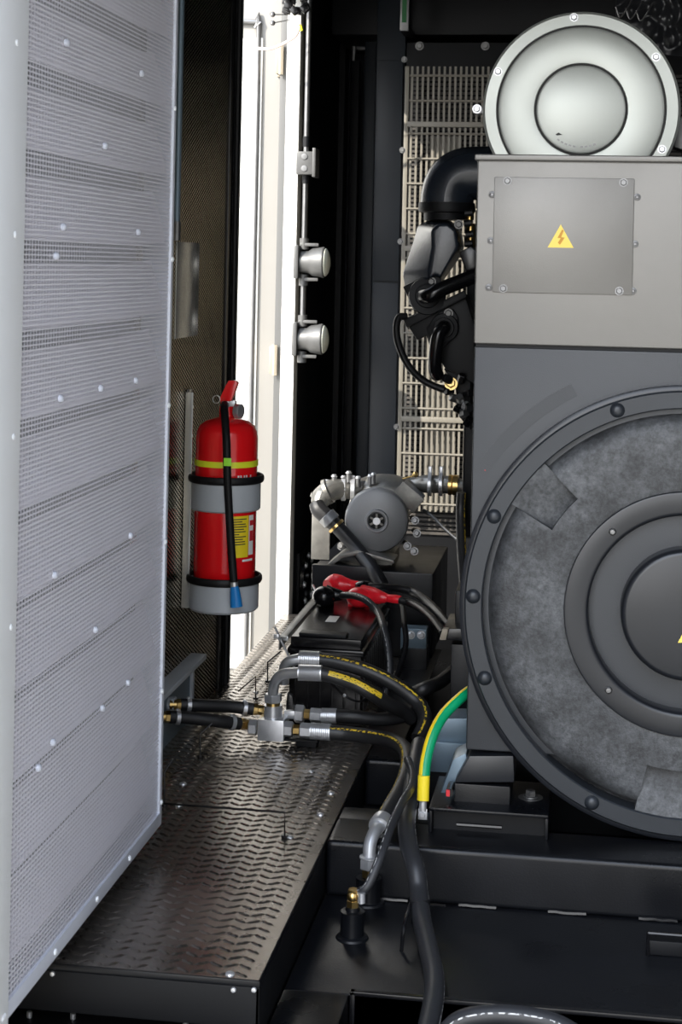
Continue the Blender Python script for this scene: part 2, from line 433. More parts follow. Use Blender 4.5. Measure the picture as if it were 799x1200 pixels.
for (px, py) in ((215, 919), (210, 944), (388, 930), (376, 955), (340, 982), (270, 1142), (65, 1117), (365, 905), (300, 752 + 60)):
    p = at(px, py, Z=ZD)
    MB().lathe(p, (0, 0, 1), [(.009, 0), (.008, .003), (.004, .005), (0, .005)], steel, 12).build('screw', dk)
for (px, py) in ((62, 1141), (274, 1160), (298, 1160)):
    p = at(px, py, Y=YF)
    MB().lathe(p, (0, -1, 0), [(.005, 0), (.004, .003), (0, .004)], steel, 10).build('screw', dk)
# base plate below deck front
tl = thing('base_plate', (-.8, 2.9, .2), 'black base plate under the front edge of the tread deck', 'base plate')
m = MB().box((WX - .03, 2.86, ZT - .06), (DX - .02, 6.0, ZT - .006), black_sat, .003)
m.box((WX - .03, 2.78, ZT - .042), (DX - .02, 2.86, ZT - .026), black, .002)
m.build('plate', tl)
for px, py in ((35, 1188), (86, 1190), (218, 1197)):
    p = at(px, py, Z=ZT + .0)
    MB().bolt((p.x, p.y, ZT - .026), (0, 0, 1), .014, steel, .016).cyl((p.x, p.y, ZT - .02), (p.x, p.y, ZT + .004), .005, steel, 10).build('bolt', tl)

# ------------------------------------------------------------------ tank + beams (skid)
xr = 1.3
YT = at(420, 1166, Z=ZT).y
sk = thing('fuel_tank', (.3, YT, .12), 'black steel base tank with a low lipped front edge under the alternator', 'tank')
m = MB().box((DX + .002, YT, .121), (xr, 6.9, ZT), black, .004)
m.box((DX + .002, 2.9, .121), (at(404, 1180, Z=ZT).x, YT, ZT), black, .004)
m.build('tank_body', sk)
xl = at(410, 1166, Z=ZT).x
m = MB().box((xl, YT - .004, ZT - .001), (xr, YT + .010, ZT + .007), black_gloss, .002)
m.box((xl, YT - .004, ZT - .06), (xl + .01, YT + .01, ZT + .007), black_gloss, .002)
m.build('lip', sk)
MB().box((xl + .02, 2.7, .121), (xr, YT - .01, .2), black_sat).build('recess_floor', sk)
p = at(760, 1102, Z=ZT + .03); q = at(812, 1104, Z=ZT + .03)
hm_ = MB().tube([(p.x, p.y, ZT), (p.x, p.y, ZT + .045), (q.x, p.y, ZT + .045), (q.x, p.y, ZT)], .0045, black_gloss, 8, smooth=False).box((p.x - .002, p.y, ZT + .001), (q.x, p.y + .05, ZT + .03), black_sat, .003)
one('lifting_lug', hm_, 'black folded lug on the tank top at the right frame edge', 'lug')

BZ = 1.7 - 1.25
p0 = at(385, 985, Z=BZ)
def beam(y0, y1, x0, x1, z1, label, weld=True):
    b = thing('cross_beam', ((x0 + x1) / 2, y0, ZT), label, 'beam')
    MB().box((x0, y0, ZT), (x1, y1, z1), black, .012, seg=4).build('beam_body', b)
    if weld:
        x = x0 + .1
        while x < x1 - .1:
            MB().tube([(x + .016 * k, y0 - .003, ZT + .004 + random.uniform(-.001, .001)) for k in range(6)], .0045, black_gloss, 6, sub=2).build('weld_bead', b)
            x += .19
    return b
beam(p0.y, p0.y + .16, DX + .004, xr, BZ, 'long black steel cross beam in front of the round alternator end')
xa = at(396, 960, Z=BZ).x; xb = at(512, 960, Z=BZ).x
bb = MB().box((DX + .006, p0.y + .162, ZT), (xb, at(440, 946, Z=BZ).y, BZ - .002), black, .006)
one('gusset_box', bb, 'flat black steel box between the front beam and the tread deck', 'bracket')
beam(at(440, 890, Z=BZ).y - .0, at(440, 890, Z=BZ).y + .14, DX + .004, xr, BZ, 'shorter rear black cross beam behind the green and yellow cable', False)

# ------------------------------------------------------------------ perforated louvre door at left
YA = at(5, 600, X=-.906).y; YB = at(189, 900, X=-.906).y
XP = -.906
zb = at(188, 965, X=XP).z
ztop = CEIL - .04
dp = thing('perforated_door', (XP, (YA + YB) / 2, zb), 'large pale grey perforated metal louvre door filling the left side', 'door')
yA = at(19, 600, X=XP).y
m = MB().box((XP - .003, yA - .01, zb + .02), (XP - .001, YB - .012, ztop), door_perf)
m.build('perforated_sheet', dp)
m = MB()
m.box((XP - .06, YB - .018, zb), (XP + .004, YB, ztop), door_grey, .002)
m.box((XP - .06, yA - .005, zb), (XP + .004, YB - .017, zb + .028), door_grey, .002)
m.build('frame', dp)
MB().box((XP - .16, YA - .10, zb - .012), (XP + .006, yA, ztop), door_edge, .004).build('front_stile', dp)
# louvre sheet: real overhanging folds behind the perforations
pitch = .147; zref = at(15, 387, X=XP).z
z = zref - pitch * 12
ny = 12; m = MB()
while z < ztop - pitch:
    if z > zb - pitch + .05:
        # one slat: the lower edge leans out, the upper edge tucks back under the next slat
        prof = []
        for k in range(15):
            t = k / 14; prof.append((-.006 - .030 * t ** 1.3 + .0012 * math.sin(t * 2 * PI * 8), z + (pitch * .72) * t))
        prof = [(-.020, z + .002), (-.008, z - .003)] + prof
        prof = [p for p in prof if p[1] > zb + .015]
        vs = []; fs = []; n = len(prof)
        for i in range(ny + 1):
            yy = yA + (YB - .02 - yA) * i / ny; e = max(0, (i - 8) / 4) ** 2
            for dx, zz in prof: vs.append((XP - .006 + dx + .003 * mnoise.noise(V((yy * 3, zz * 5, 0))), yy, zz + .010 * e))
        for i in range(ny):
            for j in range(n - 1): fs.append([i * n + j, i * n + j + 1, (i + 1) * n + j + 1, (i + 1) * n + j])
        m.add(vs, fs, louv)
    z += pitch
m.box((XP - .10, yA, zb + .01), (XP - .08, YB, ztop), black_sat)  # black board added to stand in for the shade under each fold
m.build('louvre_sheet', dp, ang=.9)
dots = [(78, 50), (166, 86), (123, 171), (74, 266), (162, 272), (71, 467), (118, 455), (159, 446), (64, 674), (153, 628), (112, 738), (62, 870), (120, 830), (150, 800), (66, 300), (45, 900)]
for px, py in dots:
    p = at(px, py, X=XP)
    MB().lathe(p, (1, 0, 0), [(.0065, -.002), (.006, .004), (.003, .006), (0, .006)], door_grey, 12).build('screw', dp)
for px, py in ((19, 50), (17, 275), (15, 512), (12, 735), (8, 950), (205, 127), (202, 304), (198, 475), (194, 635), (190, 810), (189, 940), (152, 1003), (114, 1047), (65, 1104), (4, 1160), (5, 1176)):
    p = at(px, py, X=XP + .004)
    p.y = min(max(p.y, YA - .05), YB - .006); 
    if py > 945: p.z = zb + .014
    MB().lathe(p, (1, 0, 0), [(.006, -.001), (.005, .003), (0, .005)], door_edge, 10).build('screw', dp)

# conduit on wall, plate, wall box
p = at(210, 140, X=WX + .02); z2 = at(207, 280, X=WX + .02).z
t = thing('conduit_pipe', (p.x, p.y, z2), 'grey green metal conduit running up behind the edge of the perforated door', 'pipe')
MB().tube([(p.x, p.y, z2), (p.x, p.y, CEIL)], .0085, steel_b, 14).build('tube', t)
MB().cyl((p.x, p.y, z2 - .004), (p.x, p.y, z2 + .045), .011, steel_d).build('coupling', t)
a = at(207, 283, X=WX); b = at(231, 393, X=WX)
m = MB().box((WX, a.y, b.z), (WX + .003, b.y, a.z), galv, .001)
one('reflective_plate', m, 'small shiny metal plate fixed to the perforated wall above the extinguisher', 'plate')
a = at(196, 790, X=WX); b = at(224, 765, X=WX); zt_ = b.z; zb_ = at(224, 855, X=WX).z
t = thing('wall_box', (WX, b.y - .2, zb_), 'grey framed recess on the left wall where two short hoses enter', 'outlet box')
y0, y1 = b.y - .5, b.y
m = MB()
m.box((WX, y0, zt_ - .014), (WX + .045, y1, zt_), grey_p, .002).box((WX, y0, zb_), (WX + .045, y1, zb_ + .014), grey_p, .002)
m.box((WX, y1 - .02, zb_ + .014), (WX + .012, y1, zt_ - .014), grey_p, .002).box((WX, y0 + .0, zb_ + .014), (WX + .045, y0 + .012, zt_ - .014), grey_p, .002)
m.build('frame', t)
MB().box((WX, y0 + .012, zb_ + .012), (WX + .004, y1 - .012, zt_ - .012), steel_b).build('back_plate', t)

# ------------------------------------------------------------------ extinguisher bracket + extinguisher
EY = 4.5
ec = at(264.5, 600, Y=EY); k = sc(EY, ec.x); EX = ec.x
def ez(py): return at(264.5, py, Y=EY).z
t = thing('extinguisher_bracket', (EX, EY, ez(715)), 'grey metal two ring wall bracket with black rubber rims holding the extinguisher', 'bracket')
m = MB().prism([(WX + .001, EY - .03, ez(712)), (WX + .001, EY - .03, ez(464)), (WX + .001, EY - .018, ez(457)), (WX + .001, EY + .02, ez(457)), (WX + .001, EY + .02, ez(712))], (.007, 0, 0), galv, .001)
m.box((WX + .001, EY - .034, ez(712)), (WX + .022, EY - .029, ez(460)), galv, .001)
m.build('mounting_bar', t)
for py in (478, 512, 640):
    p = V((WX + .008, EY - .004, ez(py))); MB().bolt(p, (1, 0, 0), .008, steel).build('bolt', t)
RB = 36.5 * k; RC = 41 * k
for (a, b, bot) in ((560, 596, False), (677, 713, True)):
    z0, z1 = ez(b), ez(a)
    pr = [(RC - .003, z1), (RC, z1), (RC, z0 + .004), (RC - .004, z0), (RC - .006, z0), (RC - .003, z0 + .006)]
    if bot: pr = [(RC - .003, z1), (RC, z1), (RC, z0 + .006), (RC - .006, z0), (0, z0), (0, z0 + .003), (RC - .006, z0 + .003), (RC - .003, z0 + .008), (RC - .003, z1)]
    else: pr.append((RC - .003, z1))
    m = MB().lathe((EX, EY, 0), (0, 0, 1), pr, grey_p, 48)
    m.box((WX + .008, EY - .02, z0 + .01), (EX - RC + .002, EY + .02, z1 - .004), grey_p)
    cup = m.build('ring_cup', t)
    m = MB().lathe((EX, EY, z1), (0, 0, 1), [(RC + .0035 + .0055 * math.cos(x), .0055 + .0105 * math.sin(x) - .004) for x in [2 * PI * i / 12 for i in range(13)]], rubber, 48)
    m.build('rubber_rim', cup)

t = thing('fire_extinguisher', (EX, EY, ez(711)), 'red fire extinguisher with black hose and blue nozzle on the left wall', 'fire extinguisher')
zt0 = ez(491)
pr = [(0, ez(709)), (RB - .01, ez(709)), (RB, ez(704)), (RB, ez(512)), (RB * .97, ez(505)), (RB * .88, ez(498)), (RB * .70, ez(493)), (RB * .45, ez(490)), (RB * .27, ez(488)), (RB * .25, ez(476)), (0, ez(476))]
MB().lathe((EX, EY, 0), (0, 0, 1), pr, red, 56).build('cylinder', t, ang=.9)
m = MB().cyl((EX - 1 * k, EY, ez(478)), (EX - 1 * k, EY, ez(470)), .016, steel, 16)
m.box((EX - 5 * k, EY - .012, ez(476)), (EX + 10 * k, EY + .012, ez(469)), steel, .003)
m.build('valve', t)
def ep(px, py, dy=0): return at(px, py, Y=EY + dy)
def flat(pts, dy, th, mt, bev=.002): return MB().prism([ep(a, b, dy) for a, b in pts], (0, th, 0), mt, bev)
flat([(258, 471), (258, 466), (265, 451), (268, 446), (276, 446), (279, 449), (274, 463), (271, 471)], -.012, .024, red, .003).build('lever', t)
flat([(259, 474), (259, 471), (272, 471), (283, 478), (282, 481), (271, 475)], -.010, .020, red, .002).build('carry_handle', t)
MB().cyl(ep(268, 481, -.005), ep(276, 481, -.005), .008, brass, 12).build('gauge_stem', t)
g = MB().lathe(ep(281, 482, -.02), (.94, -.34, 0), [(0, -.010), (.019, -.010), (.020, -.006), (.020, .004), (.017, .006), (0, .005)], steel, 24).build('pressure_gauge', t)
pc = [ep(254 + 4.2 * math.cos(a), 468 + 4.5 * math.sin(a), -.014) for a in [i * PI / 8 for i in range(17)]]
MB().tube(pc, .0013, steel, 6, sub=2).build('safety_pin', t)
hp = [(264, 474, -.02), (263.5, 480, -.045), (264.5, 495, -.07), (266, 520, -.096), (267, 560, -.106), (269.5, 610, -.104), (272, 650, -.106), (274.5, 682, -.112)]
dh = MB().tube([ep(a, b, c) for a, b, c in hp], .0105, rubber, 14).build('discharge_hose', t)
a = ep(274.7, 682, -.112); b = ep(275, 688, -.112)
MB().cyl(a, b, .0105, steel, 16).build('ferrule', dh)
MB().tube([ep(275, 687, -.112), ep(276, 695, -.112), ep(277.5, 711, -.112)], [.0105, .0135, .0165], blue, 18).build('nozzle', dh)
MB().lathe((EX, EY, ez(541)), (0, 0, 1), [(RB, -.008), (RB + .0018, -.008), (RB + .0018, .008), (RB, .008)], yellow, 48).build('strap', t)
m = MB().box(ep(262.5, 546, -.112 - .004), ep(271.5, 537, -.118), lime, .002); m.build('strap_clip', t)
def curved(t0, t1, za, zb2, rr=.0012, n=12):
    # patch on the cylinder, angle measured from straight ahead (-Y) towards +X
    vs = []; fs = []
    for i in range(n + 1):
        a = math.radians(t0 + (t1 - t0) * i / n)
        for z_ in (za, zb2): vs.append((EX + (RB + rr) * math.sin(a), EY - (RB + rr) * math.cos(a), z_))
    for i in range(n): fs.append((2 * i, 2 * i + 2, 2 * i + 3, 2 * i + 1))
    return vs, fs
VA = math.degrees(math.atan2(-EX, EY))  # the viewing direction at the bottle
m = MB().add(*curved(VA + 12, VA + 47, ez(648), ez(600)), label_y)
zz = 603
for i, (w_) in enumerate((28, 18, 26, 28, 22, 26, 12, 27, 20, 25, 26)):
    vs, fs = curved(VA + 15, VA + 15 + w_ * .95, ez(zz + 1.2), ez(zz), .0018, 4); m.add(vs, fs, ink); zz += 2.9
m.build('instruction_label', t, ang=2)
m = MB(); vs, fs = curved(VA + 48, VA + 62, ez(646), ez(600)); m.add(vs, fs, label_w)
for a, b in ((612, 606), (630, 618)):
    vs, fs = curved(VA + 50, VA + 61, ez(a), ez(b), .0018, 4); m.add(vs, fs, ink_r)
m.build('side_label', t, ang=2); m = MB()
vs, fs = curved(VA + 34, VA + 60, ez(653), ez(650.5), .0015, 5); m.add(vs, fs, label_w)
for a0 in (21, 26, 33, 38, 48): vs, fs = curved(VA + a0, VA + a0 + 3.2, ez(557), ez(553), .0015, 3); m.add(vs, fs, label_w)
m.build('print', t, ang=2)

# ------------------------------------------------------------------ alternator
AY = 3.80
ac = at(806, 720, Y=AY); KA = sc(AY, ac.x)
AX, AZ = ac.x, ac.z
def ax(px, py=400): return at(px, py, Y=AY).x
def az(py, px=600): return at(px, py, Y=AY).z
t = thing('alternator', (AX, AY + .3, az(885)), 'huge dark grey alternator with round ribbed end cover and square terminal box', 'alternator')
xL = ax(551, 600); xR = 2 * AX - xL
seam = az(406, 600)
MB().box((xL, AY + .03, az(885, 575)), (xR, AY + .72, seam - .003), alt_paint, .006, seg=3).build('housing', t)
tx0, tx1 = ax(557, 300), ax(557, 300) + (xR - xL) - .03
ztp = az(181, 650)
MB().box((tx0, AY + .02, seam + .003), (tx1, AY + .42, ztp - .012), alt_panel, .005, seg=3).build('terminal_box', t)
MB().box((tx0 - .006, AY + .008, ztp - .014), (tx1 + .006, AY + .43, ztp), alt_panel, .005, seg=3).build('box_lid', t)
MB().box((tx0 + .004, AY + .03, seam - .004), (tx1 - .004, AY + .4, seam + .004), black_sat).build('seam_gasket', t)
a = at(580, 207.5, Y=AY + .02); b = at(741, 346, Y=AY + .02)
hc = MB().box((a.x, AY + .014, b.z), (b.x, AY + .022, a.z), alt_panel, .002).build('cover_plate', t)
for px, py in ((595, 212), (731, 214), (590, 338), (726, 341)):
    p = at(px, py, Y=AY + .014); MB().bolt(p, (0, -1, 0), .0072, steel_d).build('bolt', hc)
for px, py in ((577, 228), (575.5, 282), (573, 337), (747, 231), (744.5, 286), (742, 341)):
    p = at(px, py, Y=AY + .02); MB().lathe(p, (0, -1, 0), [(.008, 0), (.0075, .003), (.004, .004), (.003, .001), (0, .001)], steel_d, 14).build('rivet_nut', t)
w_ = MB().prism([at(642, 290, Y=AY + .0138), at(672.5, 290.5, Y=AY + .0138), at(657.5, 263, Y=AY + .0138)], (0, -.0008, 0), warn_y)
w_.prism([at(x, y, Y=AY + .0128) for x, y in ((659, 269), (653.5, 279), (657.5, 279), (654, 284.5), (656.5, 287), (662, 278.5), (658, 278), (661, 270))], (0, -.0004, 0), warn_o)
w_.build('warning_sticker', hc)
p = at(569, 551, Y=AY + .03); MB().lathe(p, (0, -1, 0), [(.005, 0), (0, .002)], ink_r, 10).build('paint_dot', t)
# round end: front flange, cast dish, hub flange, cap (axis towards -Y)
O = (AX, AY, AZ)
def P(px, h): return (px * KA, h)   # h: forward of AY
MB().lathe(O, (0, -1, 0), [P(262, -.035), P(262, -.004), P(260, 0), P(242, 0), P(240.5, -.003), P(240, -.05), P(262, -.05), P(262, -.035)], alt_ring, 160).build('outer_flange', t)
MB().lathe(O, (0, -1, 0), [P(268, -.04), P(268, -.012), P(264, -.008), P(260, -.008), P(258, -.04), P(268, -.04)], alt_black, 160).build('weld_seam', t)
dishp = [(241, -.055), (238, -.052), (234, -.030), (229, -.014), (223, -.006), (215, -.001), (205, .001), (195, .002), (184, .002), (165, .001), (150, .000), (143, -.001), (120, -.002)]
SEG = 240; PADS = {142.5: 5, 264: 5, 21: 5}
def inpad(j, r0, r1):
    a = (j + .5) * 360 / SEG
    return any(abs((a - d + 180) % 360 - 180) < w * 1.5 for d, w in PADS.items()) and min(r0, r1) >= 183.9
def polv(j, r, h):
    a = 2 * PI * j / SEG; return (AX + r * KA * math.cos(a), AY - h, AZ + r * KA * math.sin(a))
vs = [polv(j, r, h) for r, h in dishp for j in range(SEG)]; fs = []
for i in range(len(dishp) - 1):
    for j in range(SEG):
        if not inpad(j, dishp[i][0], dishp[i + 1][0]): fs.append((i * SEG + j, i * SEG + (j + 1) % SEG, (i + 1) * SEG + (j + 1) % SEG, (i + 1) * SEG + j))
MB().add(vs, fs, cast).build('end_cover', t, ang=1)
def padh(r): return -.030 + .024 * (r - 184) / 57
for d, w_ in PADS.items():
    vs = []; fs = []; j0 = round(d / 1.5) - w_; j1 = j0 + 2 * w_; rr_ = [(r, h) for r, h in dishp if r >= 183.9]
    for j in range(j0, j1 + 1):
        for r, h in rr_: vs.append(polv(j, r, padh(r)))
    n = len(rr_)
    for a in range(j1 - j0):
        for b in range(n - 1): fs.append((a * n + b, a * n + b + 1, (a + 1) * n + b + 1, (a + 1) * n + b))
    m = MB().add(vs, fs, cast)
    for j in (j0, j1):
        vs = []; fs = []
        for r, h in rr_: vs += [polv(j, r, padh(r)), polv(j, r, h)]
        for b in range(n - 1): fs.append((2 * b, 2 * b + 1, 2 * b + 3, 2 * b + 2))
        m.add(vs, fs, cast)
    vs = []; fs = []; r, h = rr_[-1]
    for j in range(j0, j1 + 1): vs += [polv(j, r, padh(r)), polv(j, r, h)]
    for b in range(j1 - j0): fs.append((2 * b, 2 * b + 1, 2 * b + 3, 2 * b + 2))
    m.add(vs, fs, cast); m.build('cast_pad', t, ang=.5)
MB().lathe(O, (0, -1, 0), [P(144, -.003), P(144, .004), P(143, .007), P(141, .008), P(121, .008), P(118.5, .007), P(116.5, .004), P(115.3, -.001), P(115, -.02), P(113, -.10), P(100, -.115), P(84, -.12), P(60, -.12)], alt_black, 120).build('hub_flange', t)
MB().lathe(O, (0, -1, 0), [P(79, -.12), P(77.5, .004), P(77, .010), P(75.6, .015), P(73.5, .0185), P(70.5, .020), (0, .020)], alt_black, 96).build('hub_cap', t)
def pol(r, deg, h): 
    a = math.radians(deg); return V((AX + r * KA * math.cos(a), AY - h, AZ + r * KA * math.sin(a)))
for d in (110, 155.3, 178, 200.5, 245, 65, 22, 0, -22, -65, 88):
    MB().lathe(pol(251.5, d, 0), (0, -1, 0), [(.0165, 0), (.015, .002), (.0135, .004), (.010, .0075), (.005, .009), (0, .0093)], alt_ring, 18).build('bolt', t)
for d in (133.5, 226, 46, -46):
    MB().lathe(pol(129, d, .008), (0, -1, 0), [(.0085, 0), (.008, .003), (.005, .006), (0, .0065)], steel_d, 14).build('bolt', t)
wq = MB().prism([at(x, y, Y=AY - .0205) for x, y in ((794.5, 753), (832, 753), (813, 720))], (0, -.0008, 0), warn_y); wq.build('warning_sticker', t)
# arc stamp on housing
m = MB().lathe((AX, AY + .03, AZ), (0, -1, 0), [P(300, 0), P(300, .0015), P(284, .0015), P(284, 0)], alt_paint, 60, a0=math.radians(28), a1=math.radians(58)); 
m.build('raised_band', t)

# foot and rubber mount
def mp(px, py, Y): return at(px, py, Y=Y)
FY = AY + .02
tm = thing('rubber_mount', mp(570, 940, FY), 'black trapezoid alternator foot on its rubber mount with a red marked bolt', 'mount')
MB().prism([mp(550, 886, FY), mp(602, 886, FY), mp(603, 917, FY), mp(533, 917, FY)], (0, .12, 0), alt_black, .003).build('foot', tm)
MB().box(mp(533, 918, FY - .004), mp(601, 940, FY + .14), black, .003).build('plate', tm)
MB().prism([mp(547, 882, FY + .05), mp(531, 890, FY + .05), mp(516, 930, FY + .05), mp(517, 937, FY + .05), mp(550, 937, FY + .05)], (0, .1, 0), steel_b, .006).build('mount_cup', tm)
p = mp(527, 929, FY - .02); MB().cyl(p, p + V((0, .06, 0)), .009, black_gloss, 12).build('bolt', tm)
MB().box(p + V((-.007, -.004, -.007)), p + V((.001, .001, .007)), ink_r).build('paint_mark', tm)
p = mp(622, 930, FY + .06); MB().cyl(mp(622, 938, FY + .06), mp(622, 934, FY + .06), .028, steel_d, 20).build('washer', tm)
MB().bolt(mp(622, 934, FY + .06), (0, 0, 1), .012, steel_d, .016).build('bolt', tm)
BYf = 3.76
a = mp(503, 944, BYf); b = mp(643, 951, BYf); z0 = BZ
tb = thing('mount_bracket', ((a.x + b.x) / 2, BYf, z0), 'black folded steel bracket under the rubber mount, standing on the front beam', 'bracket')
zt2 = a.z - .004
MB().box((a.x, BYf, zt2 - .008), (b.x, BYf + .24, zt2), black, .003).build('top_plate', tb)
MB().box((a.x, BYf, z0), (a.x + .007, BYf + .24, zt2 - .008), black, .002).build('side_plate', tb)
MB().box((b.x - .007, BYf, z0), (b.x, BYf + .24, zt2 - .008), black, .002).build('side_plate', tb)
MB().box((a.x + .008, BYf + .03, z0), (b.x - .008, BYf + .036, zt2 - .008), black_sat).tube([(a.x + .06 + i * .02, BYf + .026, z0 + .014) for i in range(6)], .004, black_gloss, 6).build('web', tb)
# bluish plate seen behind
a = at(505, 850, Y=4.15); b = at(553, 872, Y=4.15)
ms = thing('rear_mount', (a.x, 4.15, b.z), 'blue grey steel plate behind the green and yellow cable', 'mount')
MB().prism([at(512, 842, Y=4.2), at(556, 842, Y=4.2), at(556, 872, Y=4.2), at(504, 868, Y=4.2)], (0, .1, 0), steel_b, .003).build('plate', ms)
MB().box(at(500, 869, Y=4.18), at(556, 878, Y=4.4), steel_b, .003).build('base', ms)
# beam for it
pz = at(500, 878, Y=4.18).z
MB().box((a.x - .02, 4.19, ZT), (xR - .3, 4.32, pz), black, .004).build('riser', ms)
tp = thing('junction_post', at(540, 850, Y=4.3), 'black upright steel post with a tan plate on top, left of the alternator rim', 'post')
MB().box(at(529, 755, Y=4.45), at(560, 860, Y=4.6), black, .003).build('post_body', tp)
MB().prism([at(515, 749, Y=4.42), at(520, 737, Y=4.42), at(556, 737, Y=4.42), at(556, 752, Y=4.42)], (0, .2, 0), black_gloss, .002).build('cap_plate', tp)
MB().prism([at(515, 750, Y=4.41), at(519, 737, Y=4.41), at(526, 737, Y=4.41), at(523, 750, Y=4.41)], (0, .02, 0), tanm, .001).build('tan_tab', tp)
MB().box(at(534, 692, Y=4.5), at(556, 736, Y=4.65), black, .003).build('upper_box', tp)

# ------------------------------------------------------------------ air filter drum
FYY = 4.5
fc = at(681, 128.5, Y=FYY); kf = sc(FYY, fc.x)
t = thing('air_filter', (fc.x, FYY + .2, fc.z - 115 * kf), 'large round silver air filter drum lying above the grey terminal box', 'air filter')
def Q(r, h): return (r * kf, h)
MB().lathe(fc, (0, -1, 0), [Q(0, -.45), Q(108, -.45), Q(112, -.44), Q(112, -.025), Q(114, -.024), Q(115, -.02), Q(115, -.006), Q(112, 0), Q(99.2, .001), Q(98.6, -.004), Q(97, -.004), Q(96, .004), Q(93, .006), Q(58, .006), Q(54.6, .005), Q(54, -.002), Q(52, -.002), Q(51.4, .008), Q(49, .0095), Q(0, .0095)], filt, 128).build('drum', t)
for r0, r1, h in ((96.4, 99.0, -.0030), (51.6, 54.4, -.0010)):
    MB().lathe(fc, (0, -1, 0), [Q(r1, h), Q(r1, h + .0008), Q(r0, h + .0008), Q(r0, h)], filt_d, 128).build('groove_seal', t)
for px, py in ((673, 20.5), (769, 67), (584, 84), (776, 175)):
    p = at(px, py, Y=FYY); MB().bolt(p, (0, -1, 0), .0085, steel, .010).build('bolt', t)
m = MB()
for i in range(9):
    aa = math.radians(235 + i * 6.5 + (5 if i > 4 else 0)); r = 44 * kf
    p = V((fc.x + r * math.cos(aa), FYY - .0097, fc.z + r * math.sin(aa)))
    m.box(p - V((.0035, .0006, .0022)), p + V((.0035, 0, .0022)), steel_d, rot=Matrix.Rotation(-(aa + PI / 2), 3, 'Y'))
p = at(654, 158, Y=FYY - .0097); m.prism([p + V((-.006, 0, .001)), p + V((.002, 0, .006)), p + V((.012, 0, 0)), p + V((-.002, 0, -.002))], (0, -.0005, 0), ink)
m.build('stamped_print', t)
p = at(560, 125, Y=FYY + .06)
m = MB().box(p + V((-.01, -.02, -.02)), p + V((.03, .02, .0)), steel_d, .003).bolt(p + V((.0, -.02, -.008)), (0, -1, 0), .009, steel)
m.build('band_clamp', t)
m = MB().box((fc.x - .16, FYY + .06, ztp - .35), (fc.x + .16, FYY + .36, fc.z - 113 * kf + .01), black_sat, .004)
one('filter_cradle', m, 'black cradle block under the round silver air filter', 'support')
# crumpled wrap behind
vs = []; fs = []; NX, NZ = 60, 44
a = at(722, 0, Y=5.1); b = at(830, 62, Y=5.1)
for i in range(NX + 1):
    for j in range(NZ + 1):
        x = a.x + (b.x - a.x) * i / NX; z = b.z + (a.z + .12 - b.z) * j / NZ
        d = abs(mnoise.noise(V((x * 14, 0, z * 14)))) * .07 + abs(mnoise.noise(V((x * 27, 3, z * 27)))) * .018
        vs.append((x, 5.1 - d, z + (.03 * mnoise.noise(V((x * 6, 1, 0))) if j == 0 else 0)))
for i in range(NX):
    for j in range(NZ): q = i * (NZ + 1) + j; fs.append((q, q + 1, q + NZ + 2, q + NZ + 1))
m = MB().add(vs, fs, wrap).box((a.x + .03, 5.105, b.z + .02), (b.x, 5.3, a.z + .12), wrap, .02)
tw = thing('wrapped_silencer', ((a.x + b.x) / 2, 5.2, b.z), 'crumpled black wrapped pipe behind the top right of the silver filter', 'exhaust')
m.build('wrapping', tw, ang=1.2)
m = MB()
for i in range(3):
    q = at(722 + i * 12, 8 + 2 * i, Y=4.98); m.tube([q, q + V((.012, 0, -.03)), q + V((.03, -.01, -.01)), q + V((.045, 0, .02))], .0022, steel_d, 6)
m.build('tie_wire', tw)
# pipe at right below filter
m = MB().prism([at(797, 138, Y=4.62), at(815, 132, Y=4.62), at(815, 182, Y=4.62), at(790, 172, Y=4.62)], (0, .1, 0), steel_d, .004)
one('small_bracket', m, 'small grey bracket at the right frame edge below the silver filter', 'bracket')

# ------------------------------------------------------------------ engine side
EN = 4.95
te = thing('engine', at(600, 560, Y=EN + .3), 'black diesel engine side with pipes and flanges left of the terminal box', 'engine')
def g(px, py, dy=0): return at(px, py, Y=EN + dy)
MB().box((g(556, 300).x - .03, EN + .12, g(600, 640).z), (g(760, 300).x, EN + .9, g(600, 262).z), black, .01).build('block', te)
MB().loft([g(506, 270, -.05), g(514, 262, -.05), g(526, 262, -.05), g(535, 270, -.05), g(538, 290, -.05), g(530, 302, -.05), g(516, 326, -.05), g(511, 322, -.05), g(504, 327, -.05), g(503, 318, -.05), g(507, 290, -.05)],
          [g(489, 264, .10), g(502, 258, .10), g(528, 258, .10), g(541, 268, .10), g(545, 290, .10), g(538, 304, .10), g(518, 332, .10), g(515, 326, .10), g(474, 338, .06), g(471, 320, .06), g(484, 284, .08)], engine_p, .010, 3).build('intake_manifold', te)
MB().prism([g(473, 336), g(515, 315), g(522, 345), g(516, 360), g(496, 371), g(484, 358)], (0, -.02, 0), black_sat, .005).build('upper_flange', te)
MB().lathe(g(501, 347, -.022), (.15, -1, .1), [(.055, 0), (.053, .008), (.036, .010), (.034, .018), (.026, .02), (0, .02)], black_sat, 32).build('flange_ring', te)
MB().tube([g(497, 347, -.05), g(505, 346, -.075), g(520, 338, -.07), g(560, 322, -.04)], .0215, black_gloss, 18).build('coolant_pipe', te)
MB().prism([g(473, 374), g(530, 347), g(545, 345), g(556, 380), g(556, 450), g(522, 432), g(503, 404), g(500, 393), g(489, 399)], (0, .12, 0), black_sat, .005).build('pump_housing', te)
MB().prism([g(474, 375, -.005), g(545, 340, -.005), g(548, 348, -.005), g(478, 384, -.005)], (0, -.02, 0), black_sat, .003).build('gasket_rail', te)
MB().prism([g(500, 385, -.004), g(516, 365, -.004), g(532, 362, -.004), g(538, 372, -.004), g(537, 392, -.004), g(522, 406, -.004), g(506, 404, -.004)], (0, -.018, 0), black_sat, .005).build('lower_flange', te)
